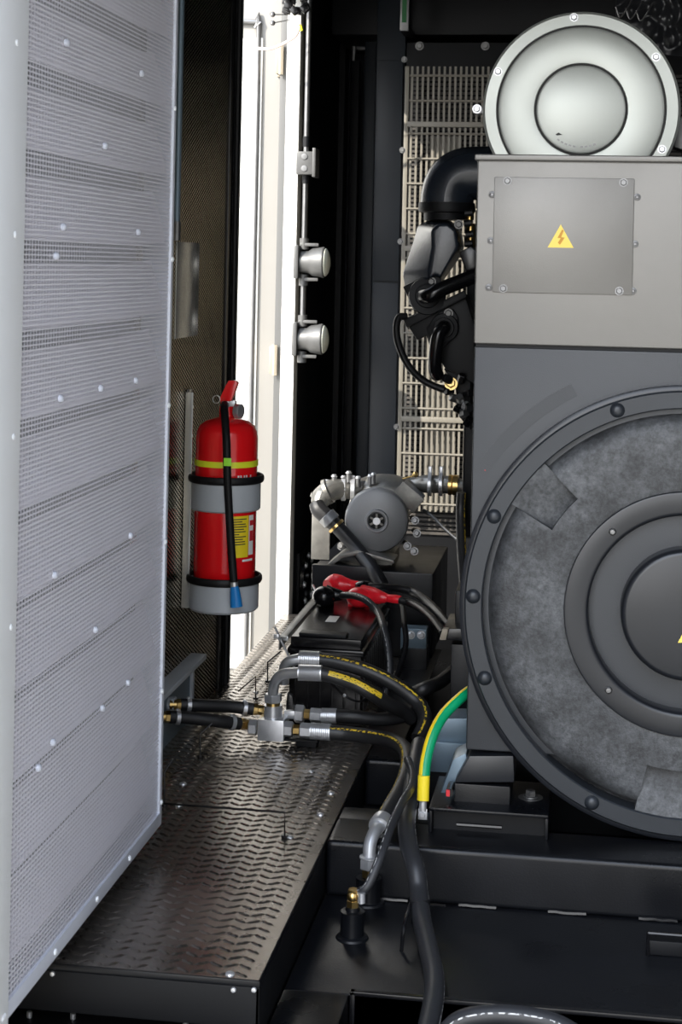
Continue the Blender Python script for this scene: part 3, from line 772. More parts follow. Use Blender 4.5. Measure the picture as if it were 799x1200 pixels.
MB().lathe(g(521, 384, -.022), (0, -1, 0), [(.042, 0), (.04, .008), (.030, .010), (.028, .016), (0, .016)], black_sat, 28).build('flange_ring', te)
MB().tube([g(521, 383, -.03), g(520, 384, -.07), g(514, 393, -.085), g(511, 410, -.08), g(510, 430, -.06), g(513, 440, -.03)], .0195, black_gloss, 18).build('outlet_pipe', te)
for px, py in ((506, 330), (496, 364), (526, 367), (538, 263), (516, 337)):
    MB().bolt(g(px, py, -.022), (0, -1, 0), .010, black_gloss).build('bolt', te)
MB().prism([g(538, 296, -.02), g(552, 288, -.02), g(560, 296, -.02), g(560, 322, -.02), g(548, 322, -.02)], (0, .1, 0), black_gloss, .004).build('sensor_box', te)
for px, py in ((545, 250), (544, 262), (546, 275), (545, 286)): MB().cyl(g(px, py, .02), g(px + 9, py - 1, .02), .010, rubber, 10).build('stud', te)
for px, py, py2 in ((549, 248, 258), (550, 262, 290)): MB().cyl(g(px + 2, py, .06), g(px + 2, py2, .06), .012, brass, 12).build('brass_fitting', te)
for i, (px, py) in enumerate(((531, 458), (537, 468), (545, 462), (534, 478), (541, 486), (549, 476), (546, 498), (540, 470), (529, 446), (540, 448))):
    a = g(px, py, -.02 - .01 * (i % 3)); d = V((random.uniform(-1, 1), -.5, random.uniform(-1, 1))).normalized()
    MB().hexn(a, a + d * .026, .012, (black_gloss, steel_d, black_sat)[i % 3]).build('plug', te)
MB().bolt(g(529, 450, -.03), (0, -1, .3), .014, brass).cyl(g(545, 475, -.03), g(549, 478, -.04), .014, steel, 14).build('brass_plug', te)
MB().prism([g(520, 432, .02), g(552, 446, .02), g(552, 505, .02), g(538, 488, .02), g(534, 455, .02)], (0, .06, 0), black_sat, .004).build('lower_bracket', te)
# elbow pipe
t = thing('intake_elbow', g(524, 258, .08), 'thick matte black rubber intake elbow above the engine manifold', 'pipe')
ar = [g(524, 258, .08), g(524, 245, .08), g(525, 228, .08), g(531, 213, .08), g(543, 205, .08), g(560, 203, .08), g(590, 203, .08)]
MB().tube(ar[1:], .079, engine_p, 32).build('elbow', t)
MB().tube([ar[0], ar[1]], .068, black_sat, 32).build('collar', t)
e_ = ar[1]; MB().lathe(e_ + V((0, 0, -.012)), (0, 0, 1), [(.07, 0), (.083, .002), (.085, .01), (.083, .03), (.07, .032)], black_sat, 36).build('hose_clamp', t)
t = MB().tube([g(477, 371, -.01), g(468, 372, -.02), g(465, 385, -.03), g(468, 405, -.03), g(480, 430, -.03), g(500, 448, -.02), g(530, 460, -.02)], .0105, rubber, 14)
one('vent_hose', t, 'thin black hose looping down across the radiator grille', 'hose')

# ------------------------------------------------------------------ radiator guard
GY = 6.35
tg = thing('radiator_guard', at(520, 560, Y=GY), 'tall beige wire guard grille in front of the radiator', 'grille')
gx0 = at(474, 330, Y=GY).x; gx1 = at(640, 330, Y=GY).x
gz0 = at(520, 600, Y=GY).z; gz1 = at(520, 78, Y=GY).z
sec = [(gz1, at(520, 146, Y=GY).z), (at(520, 146, Y=GY).z, at(520, 292, Y=GY).z), (at(520, 292, Y=GY).z, at(520, 492, Y=GY).z), (at(520, 492, Y=GY).z, gz0)]
MB().box((gx0 - .012, GY - .01, gz0), (gx0 + .004, GY + .02, gz1), guard_m, .002).build('side_rail', tg)
for z1, z0 in sec:
    if z0 > gz0 + .01: MB().box((gx0, GY - .012, z0 - .01), (gx1, GY + .012, z0 + .01), guard_m, .003).build('cross_rail', tg)
    m = MB(); x = gx0 + .014
    while x < gx1:
        m.box((x - .0040, GY - .003, z0), (x + .0040, GY + .004, z1), guard_m); x += .0203
    m.build('vertical_bars', tg)
    m = MB(); z = z1 - .035
    while z > z0 + .02:
        m.tube([(gx0, GY - .006, z), (gx1, GY - .006, z)], .0045, guard_m, 6); z -= .0935
    m.build('horizontal_wires', tg)
for py in (70, 176, 283, 500):
    MB().bolt((gx0 - .016, GY - .008, at(470, py, Y=GY).z), (0, -1, 0), .0085, steel_d).build('bolt', tg)
tc_ = thing('radiator', (0, GY + .2, ZT), 'dark finned radiator core behind the beige wire guard', 'radiator')
m = MB().box((gx0 - .02, GY + .10, ZT), (.8, GY + .3, 2.55), black_sat, .005); m.build('shroud', tc_)
m = MB(); z = gz0 - .1
while z < gz1 - .02:
    m.box((gx0, GY + .088, z), (.3, GY + .10, z + .009), core_m); z += .017
m.build('fins', tc_)
for px, py in ((492, 54), (569, 54)):
    p = at(px, py, Y=GY + .1)
    MB().bolt(p, (0, -1, 0), .012, steel_d).build('bolt', tc_)
m = MB().box((gx0 + .08, GY + .055, at(500, 600, Y=GY).z), (gx0 + .20, GY + .065, at(500, 158, Y=GY).z), guard_m)
one('radiator_strip', m, 'pale vertical metal strip seen behind the bars of the radiator guard', 'strip')
# level strip
a = at(470, -20, Y=6.3); b = at(479, 36, Y=6.3)
t = thing('level_gauge', (a.x, 6.3, b.z), 'narrow green level gauge in a grey frame at the top centre', 'gauge')
MB().box(a, (b.x, 6.32, b.z), steel_d, .003).build('frame', t)
MB().box((a.x + .008, 6.295, b.z + .03), (b.x - .008, 6.30, a.z), green).build('tube', t)
MB().box((a.x, 6.32, b.z), (b.x, 6.5, b.z + .02), black_sat).build('arm', t)
# ------------------------------------------------------------------ conduits / lamps on the rear left wall
LX = -1.07
cy = at(356, 330, X=LX + .03).y
def cw(py, dx=.03): return CAM.z + (at(355, py, Y=cy).z - CAM.z)
t = thing('conduit_run', (LX + .03, cy, cw(430)), 'steel conduit pipe feeding the two lamps on the dark wall by the white doorway', 'pipe')
for a, b in ((-40, 178), (205, 286), (328, 375)):
    MB().tube([(LX + .03, cy, cw(b)), (LX + .03, cy, cw(a))], .010, steel_d, 12).build('tube', t)
for a in (172, 215): MB().cyl((LX + .03, cy, cw(a)), (LX + .03, cy, cw(a - 12)), .013, black_sat, 12).build('coupling', t)
t = thing('junction_box', (LX + .03, cy, cw(206)), 'grey cast junction box on the conduit above the upper lamp', 'junction box')
MB().box((LX, cy - .035, cw(205)), (LX + .06, cy + .035, cw(178)), lamp_g, .004).build('body', t)
MB().box((LX + .06, cy - .045, cw(208)), (LX + .072, cy + .045, cw(174)), lamp_g, .003).build('lid', t)
for dz in (184, 198): MB().lathe((LX + .03, cy - .035, cw(dz)), (0, -1, 0), [(.012, 0), (.011, .003), (0, .004)], steel_d, 16).build('knockout', t)
def lamp(py, label):
    z = cw(py); t = thing('bulkhead_lamp', (LX, cy, z - .05), label, 'lamp', None)
    MB().box((LX, cy - .05, z - .06), (LX + .018, cy + .05, z + .06), lamp_g, .006).build('base', t)
    MB().lathe((LX + .012, cy, z), (1, 0, 0), [(0, 0), (.040, 0), (.040, .035), (.050, .05), (.056, .09), (.054, .094), (0, .094)], lamp_g, 28).build('housing', t)
    MB().lathe((LX + .106, cy, z), (1, 0, 0), [(.050, 0), (.050, .004), (.040, .012), (.02, .018), (0, .020)], lampglass, 28).build('lens', t)
    for s in (-1, 1):
        MB().cyl((LX + .03, cy, z + s * .045), (LX + .03, cy, z + s * .085), .017, lamp_g, 14).build('gland', t)
        MB().box((LX + .018, cy - .016, z + s * .062 - .006), (LX + .085, cy - .004, z + s * .062 + .006), lamp_g, .003).build('lug', t)
lamp(307, 'upper of two grey bulkhead lamps with pale lens on the dark wall')
lamp(397, 'lower of two grey bulkhead lamps with pale lens on the dark wall')
x = at(411, 300, Y=6.88).x
t = MB().tube([(x + .1, 6.85, at(411, 57, Y=6.85).z), (x + .02, 6.85, at(411, 57, Y=6.85).z), (x, 6.85, at(411, 64, Y=6.85).z), (x, 6.85, 1.5), (x, 6.85, .5)], .012, steel_d, 12)
one('bent_conduit', t, 'thin dark conduit with a bent top on the rear black wall', 'pipe')
a = at(411, 70, Y=6.78); 
m = MB().box((a.x, 6.80, .4), (a.x + .035, 6.86, a.z), black_sat, .006)
one('cable_trunking', m, 'grey vertical cable duct in the dark rear corner', 'duct')
# top wiring
t = thing('wiring_connector', at(350, 25, Y=5.9), 'black connector cluster with pale pink wire at the top of the doorway', 'connector')
m = MB()
for i in range(16):
    p = at(random.uniform(336, 360), random.uniform(-10, 16), Y=random.uniform(5.85, 5.95)); m.box(p - V((.014, .015, .012)), p + V((.014, .015, .012)), black_gloss, .004, rot=Matrix.Rotation(random.uniform(0, 2), 3, 'Y'))
m.build('plug_body', t)
MB().tube([at(302, 57, Y=5.9), at(318, 57, Y=5.9), at(335, 50, Y=5.9), at(347, 42, Y=5.9), at(353, 28, Y=5.9)], .0055, wire_p, 8).build('wire', t)
for a, b in ((14, 17), (24, 23)): MB().tube([at(320, a + 3, Y=5.92), at(340, b, Y=5.92)], .0025, ink, 6, smooth=False).ball(at(320, a + 3, Y=5.92), .010, steel_d, 10).build('probe', t)
MB().cyl(at(354, 36, Y=5.9), at(352, 29, Y=5.9), .006, yellow, 8).build('yellow_sleeve', t)
# round socket at lower wall
t = thing('wall_socket', at(352, 695, X=LX), 'round black socket plate on the dark wall behind the battery', 'socket')
a = at(345, 655, X=LX); b = at(362, 700, X=LX); zc = at(355, 672, X=LX).z; yc = at(354, 672, X=LX).y
MB().box((LX, yc - .13, zc - .14), (LX + .012, yc + .13, zc + .10), black_sat, .002).build('plate', t)
MB().lathe((LX + .012, yc, zc - .02), (1, 0, 0), [(.105, 0), (.10, .012), (.085, .014), (.08, .006), (0, .006)], black_gloss, 36).build('ring', t)
for a in range(8):
    q = a * PI / 4; MB().bolt((LX + .024, yc + .092 * math.cos(q), zc - .02 + .092 * math.sin(q)), (1, 0, 0), .010, steel).build('bolt', t)

# ------------------------------------------------------------------ pump and stand
SY = 5.45
def s_(px, py, dy=0): return at(px, py, Y=SY + dy)
t = thing('pump_stand', s_(440, 830), 'black steel box stand under the grey pump', 'stand')
zs = s_(480, 671).z; xs0 = s_(366, 671).x; xs1 = s_(508, 671).x
MB().box((xs0, SY, ZD + .005), (xs1, SY + .55, zs), black, .006).build('stand_body', t)
MB().box((xs0, SY - .004, zs - .075), (s_(440, 664).x, SY + .02, zs + .012), black, .004).build('angle_plate', t)
a = s_(366, 600, .15); b = s_(386, 664, .15)
one('upright_plate', MB().box((a.x, SY + .15, zs + .002), (b.x, SY + .16, a.z), cast_al, .002), 'pale grey upright plate standing left of the pump on its stand', 'plate')
MB().prism([s_(384, 661, .03), s_(398, 650, .03), s_(420, 645, .03), s_(462, 657, .03), s_(462, 661, .03), s_(420, 650, .03), s_(400, 655, .03), s_(388, 664, .03)], (0, .12, 0), cast_al, .002).build('support_foot', t)
# motor, facing the camera
PYY = SY + .12
def pp(px, py, dy=0): return at(px, py, Y=PYY + dy)
t = thing('pump', pp(445, 655), 'grey cast motor pump with round end cover and pipe fittings on the black stand', 'pump')
c = pp(442, 609); axd = V((.10, -1, .0)).normalized()
kp = sc(PYY, c.x)
MB().lathe(c, axd, [(0, -.012), (37.5 * kp, -.012), (37.5 * kp, .012), (36 * kp, .022), (33 * kp, .026), (14 * kp, .030), (13 * kp, .036), (11 * kp, .036), (9.5 * kp, .030), (0, .030)], motor_g, 48).build('end_cover', t)
m = MB()
for i in range(6):
    q = i * PI / 3; m.box(c + axd * .031 + V((-.003, 0, -.024)), c + axd * .035 + V((.003, 0, .024)), cast_al, rot=Matrix.Rotation(q, 3, 'Y'))
m.lathe(c + axd * .030, axd, [(.012, 0), (.012, .007), (0, .007)], steel, 16).lathe(c + axd * .0302, axd, [(9.5 * kp, 0), (0, .0005)], black_sat, 20)
m.build('fan_grille', t)
MB().lathe(c, -axd, [(0, .01), (36 * kp, .01), (36 * kp, .05), (33 * kp, .055), (33 * kp, .20), (37 * kp, .205), (37 * kp, .25), (0, .25)], cast_al, 40).build('motor_body', t)
m = MB()
for i in range(28):
    q = i * 2 * PI / 28; d = V((math.cos(q), 0, math.sin(q))); b0 = c - axd * .06 + d * (33 * kp); m.box(b0 + V((-.0015, 0, -.006)), b0 + V((.0015, .13, .008)), cast_al, rot=Matrix.Rotation(-q + PI / 2, 3, 'Y'))
m.build('cooling_fins', t)
rt = Matrix.Rotation(math.radians(38), 3, 'Y')
p = pp(480, 581, .05); MB().box(p - V((.042, .03, .028)), p + V((.042, .05, .028)), motor_g, .005, rot=rt).build('terminal_box', t)
MB().box(p + V((-.046, -.038, -.03)) + V((0, 0, 0)), p + V((.046, -.03, .03)), cast_al, .003, rot=rt).build('terminal_lid', t)
MB().ball(pp(452, 573, .12), .10, cast_al, 20, (1.1, .8, .5)).build('top_casting', t)
MB().tube([pp(430, 572, .1), pp(412, 573, .08), pp(400, 573, .06), pp(388, 575, .04), pp(378, 583, .02), pp(374, 592, .0)], [.036, .033, .033, .036, .036, .026], cast_al, 20).build('inlet_pipe', t)
for a, b, r in ((403, 573, .040), (414, 573, .041)):
    q = pp(a, b, .07); MB().lathe(q - V((.008, 0, 0)), (1, .1, 0), [(r - .006, 0), (r, .002), (r, .014), (r - .006, .016)], steel, 28).bolt(q + V((0, -.01, r)), (0, 0, 1), .007, steel).build('hose_clip', t)
for a, b, r, ddd in ((382, 577, .042, (1, 0, .5)), (377, 586, .040, (.3, 0, 1))):
    q = pp(a, b, .03); MB().lathe(q, ddd, [(r - .008, 0), (r, .002), (r, .014), (r - .008, .016)], cast_al, 28).build('hose_clip', t)
for a, b in ((392, 562), (420, 564), (434, 562), (438, 560), (409, 558), (384, 568)):
    q = pp(a, b, .05); MB().cyl(q - V((0, 0, .02)), q + V((0, 0, .012)), .008, steel_d, 10).bolt(q + V((0, 0, .01)), (0, 0, 1), .008, steel).build('fitting', t)
MB().tube([pp(478, 570, .15), pp(490, 568, .14), pp(500, 567, .13), pp(525, 568, .1), pp(546, 570, .08)], [.028, .026, .030, .030, .022], cast_al, 20).build('outlet_pipe', t)
for a in (502, 515):
    q = pp(a, 567, .11); MB().lathe(q, (1, .0, 0), [(.03, 0), (.041, .002), (.041, .012), (.03, .014)], steel, 24).box(q + V((0, -.01, .03)), q + V((.012, .01, .058)), steel, .002).build('hose_clip', t)
q = pp(526, 568, .09); MB().lathe(q, (1, -.02, -.02), [(.02, 0), (.034, .001), (.034, .012), (.030, .014), (.034, .016), (.034, .032), (.02, .034)], brass, 24).build('brass_coupling', t)
MB().ball(pp(487, 556, .1), .010, brass, 10).tube([pp(487, 557, .1), pp(472, 561, .1)], .003, brass, 6).build('valve_lever', t)
MB().box(pp(424, 650, .0), pp(468, 660, .2), cast_al, .004).build('base_foot', t)
for px, py in ((487, 610), (489, 625), (478, 640), (400, 640), (486, 646)): MB().bolt(pp(px, py, .06), (0, -1, .2), .010, steel_d, .018).cyl(pp(px, py, .06), pp(px, py, .06) + V((-.015 if px > 440 else .015, .06, 0)), .010, cast_al, 12).build('bolt', t)
m = MB().tube([pp(371, 590, -.02), pp(374, 597, -.03), pp(382, 605, -.035), pp(396, 618, -.04), pp(414, 638, -.05), pp(428, 655, -.08), pp(440, 672, -.12), pp(450, 690, -.13)], [.024, .027, .027, .0235, .0235, .0235, .0235, .0235], rubber_hose, 18)
t = thing('pump_hose', pp(420, 660, -.1), 'thick dark hose running diagonally down in front of the grey pump', 'hose')
m.build('hose', t)
q = pp(389, 611, -.035); MB().lathe(q - V((.02, 0, -.02)), (1, -.05, -1.0), [(.025, 0), (.031, .002), (.031, .03), (.025, .032)], motor_g, 24).build('cuff', t)
q = pp(393, 615, -.035); MB().lathe(q, (1, -.05, -1.0), [(.024, 0), (.030, .002), (.030, .010), (.024, .012)], brass, 24).build('hose_clip', t)
m = MB().tube([pp(497, 598, .05), pp(508, 606, .0), pp(522, 620, -.1), pp(538, 634, -.2)], .0055, steel_d, 8)
one('pump_cable', m, 'thin grey cable from the pump terminal box going right', 'cable')
m = MB().tube([at(541, 577, Y=5.0), at(540, 600, Y=5.0), at(541, 640, Y=4.95), at(543, 670, Y=4.9), at(545, 700, Y=4.85)], .014, hose_y, 14, up=(1, -.4, 0))
one('riser_hose', m, 'upright black hose between the pump and the alternator rim', 'hose')

# ------------------------------------------------------------------ battery
by = at(335, 746, Z=1.7 - 1.02).y; bzt = 1.7 - 1.02
bx0 = at(337, 746, Y=by).x; bx1 = at(427, 753, Y=by).x; BL = .60
t = thing('battery', ((bx0 + bx1) / 2, by + BL / 2, ZD), 'long black truck battery with glossy top on the deck behind the steel hose block', 'battery')
MB().box((bx0 + .006, by + .008, ZD + .0025), (bx1 - .006, by + BL, bzt - .04), black_gloss, .006, seg=3).build('case', t)
MB().box((bx0, by, bzt - .046), (bx1, by + BL + .004, bzt - .030), black_gloss, .004).build('rim', t)
MB().box((bx0 + .008, by + .008, bzt - .030), (bx1 - .008, by + BL - .004, bzt), black_gloss, .005, seg=3).build('lid', t)
MB().box((bx0 + .03, by + .012, bzt), (bx1 - .05, by + .055, bzt + .010), black_sat, .003, rot=Matrix.Rotation(-.05, 3, 'Z')).build('carry_grip', t)
MB().box((bx0 + .07, by + .22, bzt), (bx0 + .10, by + .30, bzt + .001), label_w).build('sticker', t)
for i in range(6):
    x = bx0 + .02 + i * .034; MB().box((x, by + .004, ZD + .03), (x + .006, by + .009, bzt - .06), black_gloss, .001).build('case_rib', t)
for i in range(12):
    y = by + .04 + i * .046; MB().box((bx1 - .007, y, ZD + .03), (bx1 - .001, y + .008, bzt - .06), black_gloss, .001).build('case_rib', t)
t = thing('battery_clamp', (bx0, by, ZD), 'galvanised hold down angle bar along the left edge of the battery', 'clamp')
MB().box((bx0 - .014, by - .03, bzt + .001), (bx0 + .004, by + BL + .02, bzt + .006), steel_d, .001).box((bx0 - .018, by - .03, bzt - .03), (bx0 - .014, by + BL + .02, bzt + .006), steel_d, .001).build('angle_bar', t)
for y, h in ((by - .02, .01), (by + BL + .01, .0)):
    top = V((bx0 - .02 - .012, y, bzt + .03)); bot = V((bx0 + .035, y - .015, bzt - .09))
    MB().tube([top, bot], .0032, steel, 8, smooth=False).build('threaded_rod', t)
    cn = top.lerp(bot, .28)
    MB().hexn(cn, cn + (top - bot).normalized() * .008, .008, steel).box(cn + V((-.020, -.002, .002)), cn + V((-.006, .002, .014)), steel, .001).box(cn + V((.006, -.002, -.002)), cn + V((.020, .002, .010)), steel, .001).build('wing_nut', t)
# terminals: cable + boot as one thing each
def bt(px, py, h): return at(px, py, Z=bzt + h)
t = thing('red_battery_cable', bt(395, 690, .0), 'rear red battery terminal boot behind the black one', 'battery cable')
MB().tube([bt(384, 687, .03), bt(392, 684, .035), bt(400, 685, .035), bt(412, 686, .035), bt(424, 687, .035)], [.020, .030, .029, .017, .014], red_pl, 18).build('boot', t)
MB().tube([bt(422, 687, .035), bt(440, 688, .04), bt(470, 690, .03), bt(490, 697, .02), at(510, 714, Y=4.9), at(530, 738, Y=4.75)], .0125, rubber_hose, 12).build('cable', t)
t = thing('black_battery_cable', bt(385, 705, 0), 'black battery terminal boot with grey cable curving down right of the battery', 'battery cable')
MB().ball(bt(380, 699, .034), .034, black_gloss, 18, (1, 1, .9)).cyl(bt(381, 709, .0), bt(381, 700, .02), .028, black_gloss, 18).tube([bt(384, 697, .035), bt(392, 697, .036), bt(402, 698, .036)], [.030, .021, .0135], black_gloss, 16).build('boot', t)
MB().tube([bt(400, 698, .036), bt(415, 698, .05), bt(430, 704, .05), bt(443, 717, .03), at(450, 735, Y=by + .12), at(455, 760, Y=by + .08), at(457, 790, Y=by + .05), at(452, 815, Y=by + .02)], .0105, hose_w, 12).build('cable', t)
t = thing('red_battery_cable', bt(430, 705, 0), 'front red battery terminal boot with ribbed neck pointing right', 'battery cable')
MB().ball(bt(421, 700, .030), .036, red_pl, 18, (1.05, 1, .85)).cyl(bt(421, 711, .0), bt(421, 700, .02), .033, red_pl, 18).tube([bt(425, 697, .035), bt(436, 698, .036), bt(446, 700, .036), bt(455, 701, .036), bt(463, 702, .036), bt(471, 703, .035)], [.030, .026, .020, .012, .013, .012], red_pl, 16).build('boot', t)
MB().tube([bt(469, 703, .035), bt(482, 707, .03), at(495, 714, Y=4.9), at(508, 726, Y=4.8), at(520, 742, Y=4.7)], .0115, rubber_hose, 12).build('cable', t)
t = thing('black_battery_cable', bt(426, 690, 0), 'small black terminal boot between the two red battery boots', 'battery cable')
MB().ball(bt(427, 686.5, .04), .024, black_gloss, 16, (1.2, 1, .7)).build('boot', t)
MB().tube([bt(432, 688, .04), bt(450, 692, .03), bt(470, 705, .0), at(474, 730, Y=5.0), at(476, 755, Y=4.95), at(468, 785, Y=4.9), at(462, 800, Y=4.85)], .0085, rubber, 10).build('cable', t)
m = MB().box(at(470, 736, Y=5.3), at(502, 758, Y=5.36), steel_b, .003)
for px in (482, 494): m.bolt(at(px, 744, Y=5.3), (0, -1, 0), .010, steel)
m.box(at(470, 758, Y=5.3), at(502, 800, Y=5.36), black, .002)
one('angle_bracket', m, 'small blue grey bolted bracket on the floor right of the battery', 'bracket')
m = MB().box((DX - .03, by - .1, ZD), (DX + .08, by + 1.0, ZD + .004), black, .001)
one('side_plate', m, 'narrow black plate along the deck edge right of the battery', 'plate')

# ------------------------------------------------------------------ hydraulic block
HY = 4.36
def h_(px, py, dy=0): return at(px, py, Y=HY + dy)
t = thing('valve_block', h_(322, 868), 'shiny square steel hydraulic block with hex ports above the tread deck', 'valve block')
MB().box(h_(302, 868), (h_(333, 842).x, HY + .07, h_(302, 843).z), steel, .002).build('body', t)
a = h_(320.5, 843, .035); b = h_(320.5, 826, .035); MB().cyl(a, b, 11 * .0022, steel, 28).build('port_boss', t)
MB().cyl(h_(320.5, 829, .03), h_(320.5, 823, .03), .018, brass, 24).build('brass_ring', t)
MB().hexn(h_(292, 852, .02), h_(302, 853, .02), .021, steel).build('hex_port', t)
MB().hexn(h_(333, 854, .02), h_(344, 855, .02), .021, steel).build('hex_port', t)
MB().box(h_(333, 842, .05), h_(349, 829, .09), steel, .002).hexn(h_(346, 836, .07), h_(357, 837, .07), .024, steel).build('side_outlet', t)
MB().prism([h_(335, 832, .04), h_(337, 812, .04), h_(343, 816, .04), h_(345, 832, .04)], (0, .02, 0), black_gloss, .002).build('tab', t)
zf = ZD + .0022
p = h_(359, 875, .02)
MB().box((p.x - .027, HY + .02, zf), (p.x + .027, HY + .07, h_(359, 868).z), black_sat, .003).box((h_(328, 867).x, HY + .01, h_(345, 869).z - .003), (h_(372, 867).x, HY + .08, h_(345, 869).z + .002), black_sat, .002).build('support_foot', t)

def fitting(t, pts, rb, Yd):
    pass
# left hoses
def lhose(name, pts, r, label):
    t = thing(name, pts[len(pts) // 2], label, 'hose')
    MB().tube(pts, r, rubber_hose, 16).build('hose', t)
    for i, j in ((0, 1), (-1, -2)):
        e = pts[i]; d = (pts[i] - pts[j]).normalized()
        MB().lathe(e - d * .028, d, [(r, 0), (r + .003, .001), (r + .003, .011), (r, .012)], steel, 20).bolt(e - d * .022 + V((0, -.004, r + .002)), (0, 0, 1), .005, steel).build('hose_clip', t)
        MB().hexn(e - d * .002, e + d * .012, r * .95, brass).cyl(e + d * .012, e + d * .030, r * .8, brass).build('brass_fitting', t)
    return t
lhose('suction_hose', [h_(212, 826, -.02), h_(235, 826.5, 0), h_(270, 828, .04), h_(297, 831, .06)], .0165, 'upper of two short black hoses between the wall box and the steel block')
lhose('suction_hose', [h_(199, 840, -.07), h_(220, 841, -.05), h_(255, 845, -.02), h_(281, 848, .02)], .0165, 'lower of two short black hoses running into the hex port of the steel block')
t = MB().cyl(h_(176, 824, -.02), h_(206, 825.5, -.02), .020, grey_p, 20)
one('pipe_stub', t, 'short pale grey pipe stub behind the edge of the perforated door', 'pipe')

def hyd(name, label, chain, elbow=None, endfit=None, r=.0185, hm=hose_y, up=None, nuts=(), crimp=None, back=None):
    t = thing(name, chain[0], label, 'hose')
    MB().tube(chain, r, hm, 18, up=up, sub=8).build('hose', t)
    a, b = crimp
    d = (b - a).normalized(); L = (b - a).length; R = r * 1.16
    pr = [(r * .8, 0), (R * .95, .001)]
    kx = 10
    for i in range(kx): pr += [(R, L * (i + .2) / kx), (R * .965, L * (i + .9) / kx)]
    pr += [(r * .9, L)]
    MB().lathe(a, d, pr, steel, 12).build('crimp_ferrule', t)
    if elbow: MB().tube(elbow, r * .74, steel, 16, sub=6).build('steel_elbow', t)
    for na, nb, rr, mm in nuts: MB().hexn(na, nb, rr, mm).build('hex_nut', t)
    return t
up_ = (0, -.55, .83)
hyd('hydraulic_hose', 'front curved black hose with broad yellow print rising from the top of the steel block',
    [h_(377, 789, -.02), h_(395, 794, -.02), h_(415, 801, -.01), h_(437, 813, .0), h_(457, 826, .05), h_(470, 832, .10), h_(482, 842, .14)],
    elbow=[h_(320.5, 824, .03), h_(320.5, 810, .02), h_(324, 797, .0), h_(333, 790, -.01), h_(353, 788, -.02)],
    crimp=(h_(350, 788, -.02), h_(378, 789, -.02)), hm=hose_tag, up=up_, nuts=((h_(320.5, 823, .03), h_(320.5, 813, .03), .024, steel),))
hyd('hydraulic_hose', 'rear arching black hose with a thin line of yellow print over the deck',
    [h_(375, 773, .12), h_(400, 777, .12), h_(430, 786, .12), h_(460, 800, .12), h_(485, 818, .12), h_(496, 832, .10), h_(498, 848, .06), h_(490, 866, .02)],
    elbow=[h_(333, 800, .14), h_(333, 786, .13), h_(338, 776, .12), h_(352, 772, .12)],
    crimp=(h_(351, 772, .12), h_(376, 773, .12)), up=up_, hm=hose_y, r=.0195)
hyd('hydraulic_hose', 'plain black hose leaving the rear outlet of the steel block to the right',
    [h_(394, 839, .07), h_(415, 840, .07), h_(445, 843, .09), h_(470, 840, .12), h_(488, 832, .16), h_(497, 820, .2)],
    crimp=(h_(377, 838.5, .07), h_(395, 839, .07)), hm=rubber_hose, nuts=((h_(357, 837, .07), h_(364, 837.5, .07), .014, brass), (h_(364, 837.5, .07), h_(377, 838.5, .07), .0185, steel)), r=.0175)
fr = [h_(387, 858, 0), h_(410, 860, 0), h_(440, 864, -.03), h_(462, 869, -.10), h_(476, 880, -.20), h_(478, 900, -.34), h_(470, 925, -.48), h_(456, 950, -.60), h_(447, 968, -.66)]
eb = [h_(447, 966, -.66), h_(439, 976, -.69), h_(434, 990, -.71), h_(433, 1006, -.72)]
t = hyd('hydraulic_hose', 'long black hose with yellow print bending down from the steel block to the tank fitting', fr,
    elbow=eb, crimp=(h_(364, 856.5, 0), h_(388, 858, 0)), up=up_, hm=hose_y, r=.019,
    nuts=((h_(344, 855, .0), h_(352, 855.5, 0), .014, brass), (h_(352, 855.5, 0), h_(365, 856.5, 0), .020, steel)))
MB().lathe(h_(445, 970, -.665), (h_(455, 952, -.60) - h_(445, 970, -.665)), [(.014, -.004), (.024, -.002), (.026, .004), (.024, .03), (.018, .034)], steel, 20).build('crimp_ferrule', t)
n1 = h_(433, 1003, -.72); MB().lathe(n1, (0, 0, -1), [(.012, 0), (.021, .001), (.021, .004), (.014, .005)], steel, 20).hexn(n1 + V((0, 0, -.006)), n1 + V((0, 0, -.028)), .020, steel).build('hex_nut', t)
MB().hexn(n1 + V((0, 0, -.028)), n1 + V((0, 0, -.046)), .0155, brass).build('brass_fitting', t)
b1 = V((n1.x, n1.y, ZT))
m = MB().lathe(b1, (0, 0, 1), [(.0, 0), (.036, 0), (.034, .004), (.028, .006), (.027, .012), (.027, n1.z - .046 - ZT), (0, n1.z - .046 - ZT)], black, 28)
one('tank_bung', m, 'rear black threaded bung under the steel elbow on the tank top', 'bung')
p = at(413, 1099, Z=ZT)
t = thing('tank_bung', p, 'front round black bung with a brass fitting standing on the tank top', 'bung')
MB().lathe(p, (0, 0, 1), [(0, 0), (.034, 0), (.032, .004), (.0245, .007), (.024, .045), (.0245, .055), (.015, .056), (.014, .064), (0, .064)], black, 28).build('body', t)
MB().hexn(p + V((0, 0, .058)), p + V((0, 0, .078)), .013, brass).ball(p + V((0, -.004, .086)), .012, brass, 14).hexn(p + V((0, 0, .092)), p + V((0, 0, .100)), .011, brass).build('brass_fitting', t)
pb = p + V((0, 0, .088))
t = thing('return_hose', p + V((.02, 0, .08)), 'thin black hose running down to the small brass tank fitting', 'hose')
MB().tube([pb + V((.014, 0, .006)), at(432, 1037, Y=p.y + .0), at(446, 1005, Y=p.y + .03), at(458, 970, Y=p.y + .1), at(471, 942, Y=p.y + .2), at(481, 925, Y=p.y + .28), at(484, 908, Y=p.y + .4), at(478, 890, Y=p.y + .5)], .0095, hose_w, 12, up=(-.5, -.5, .5)).build('hose', t)
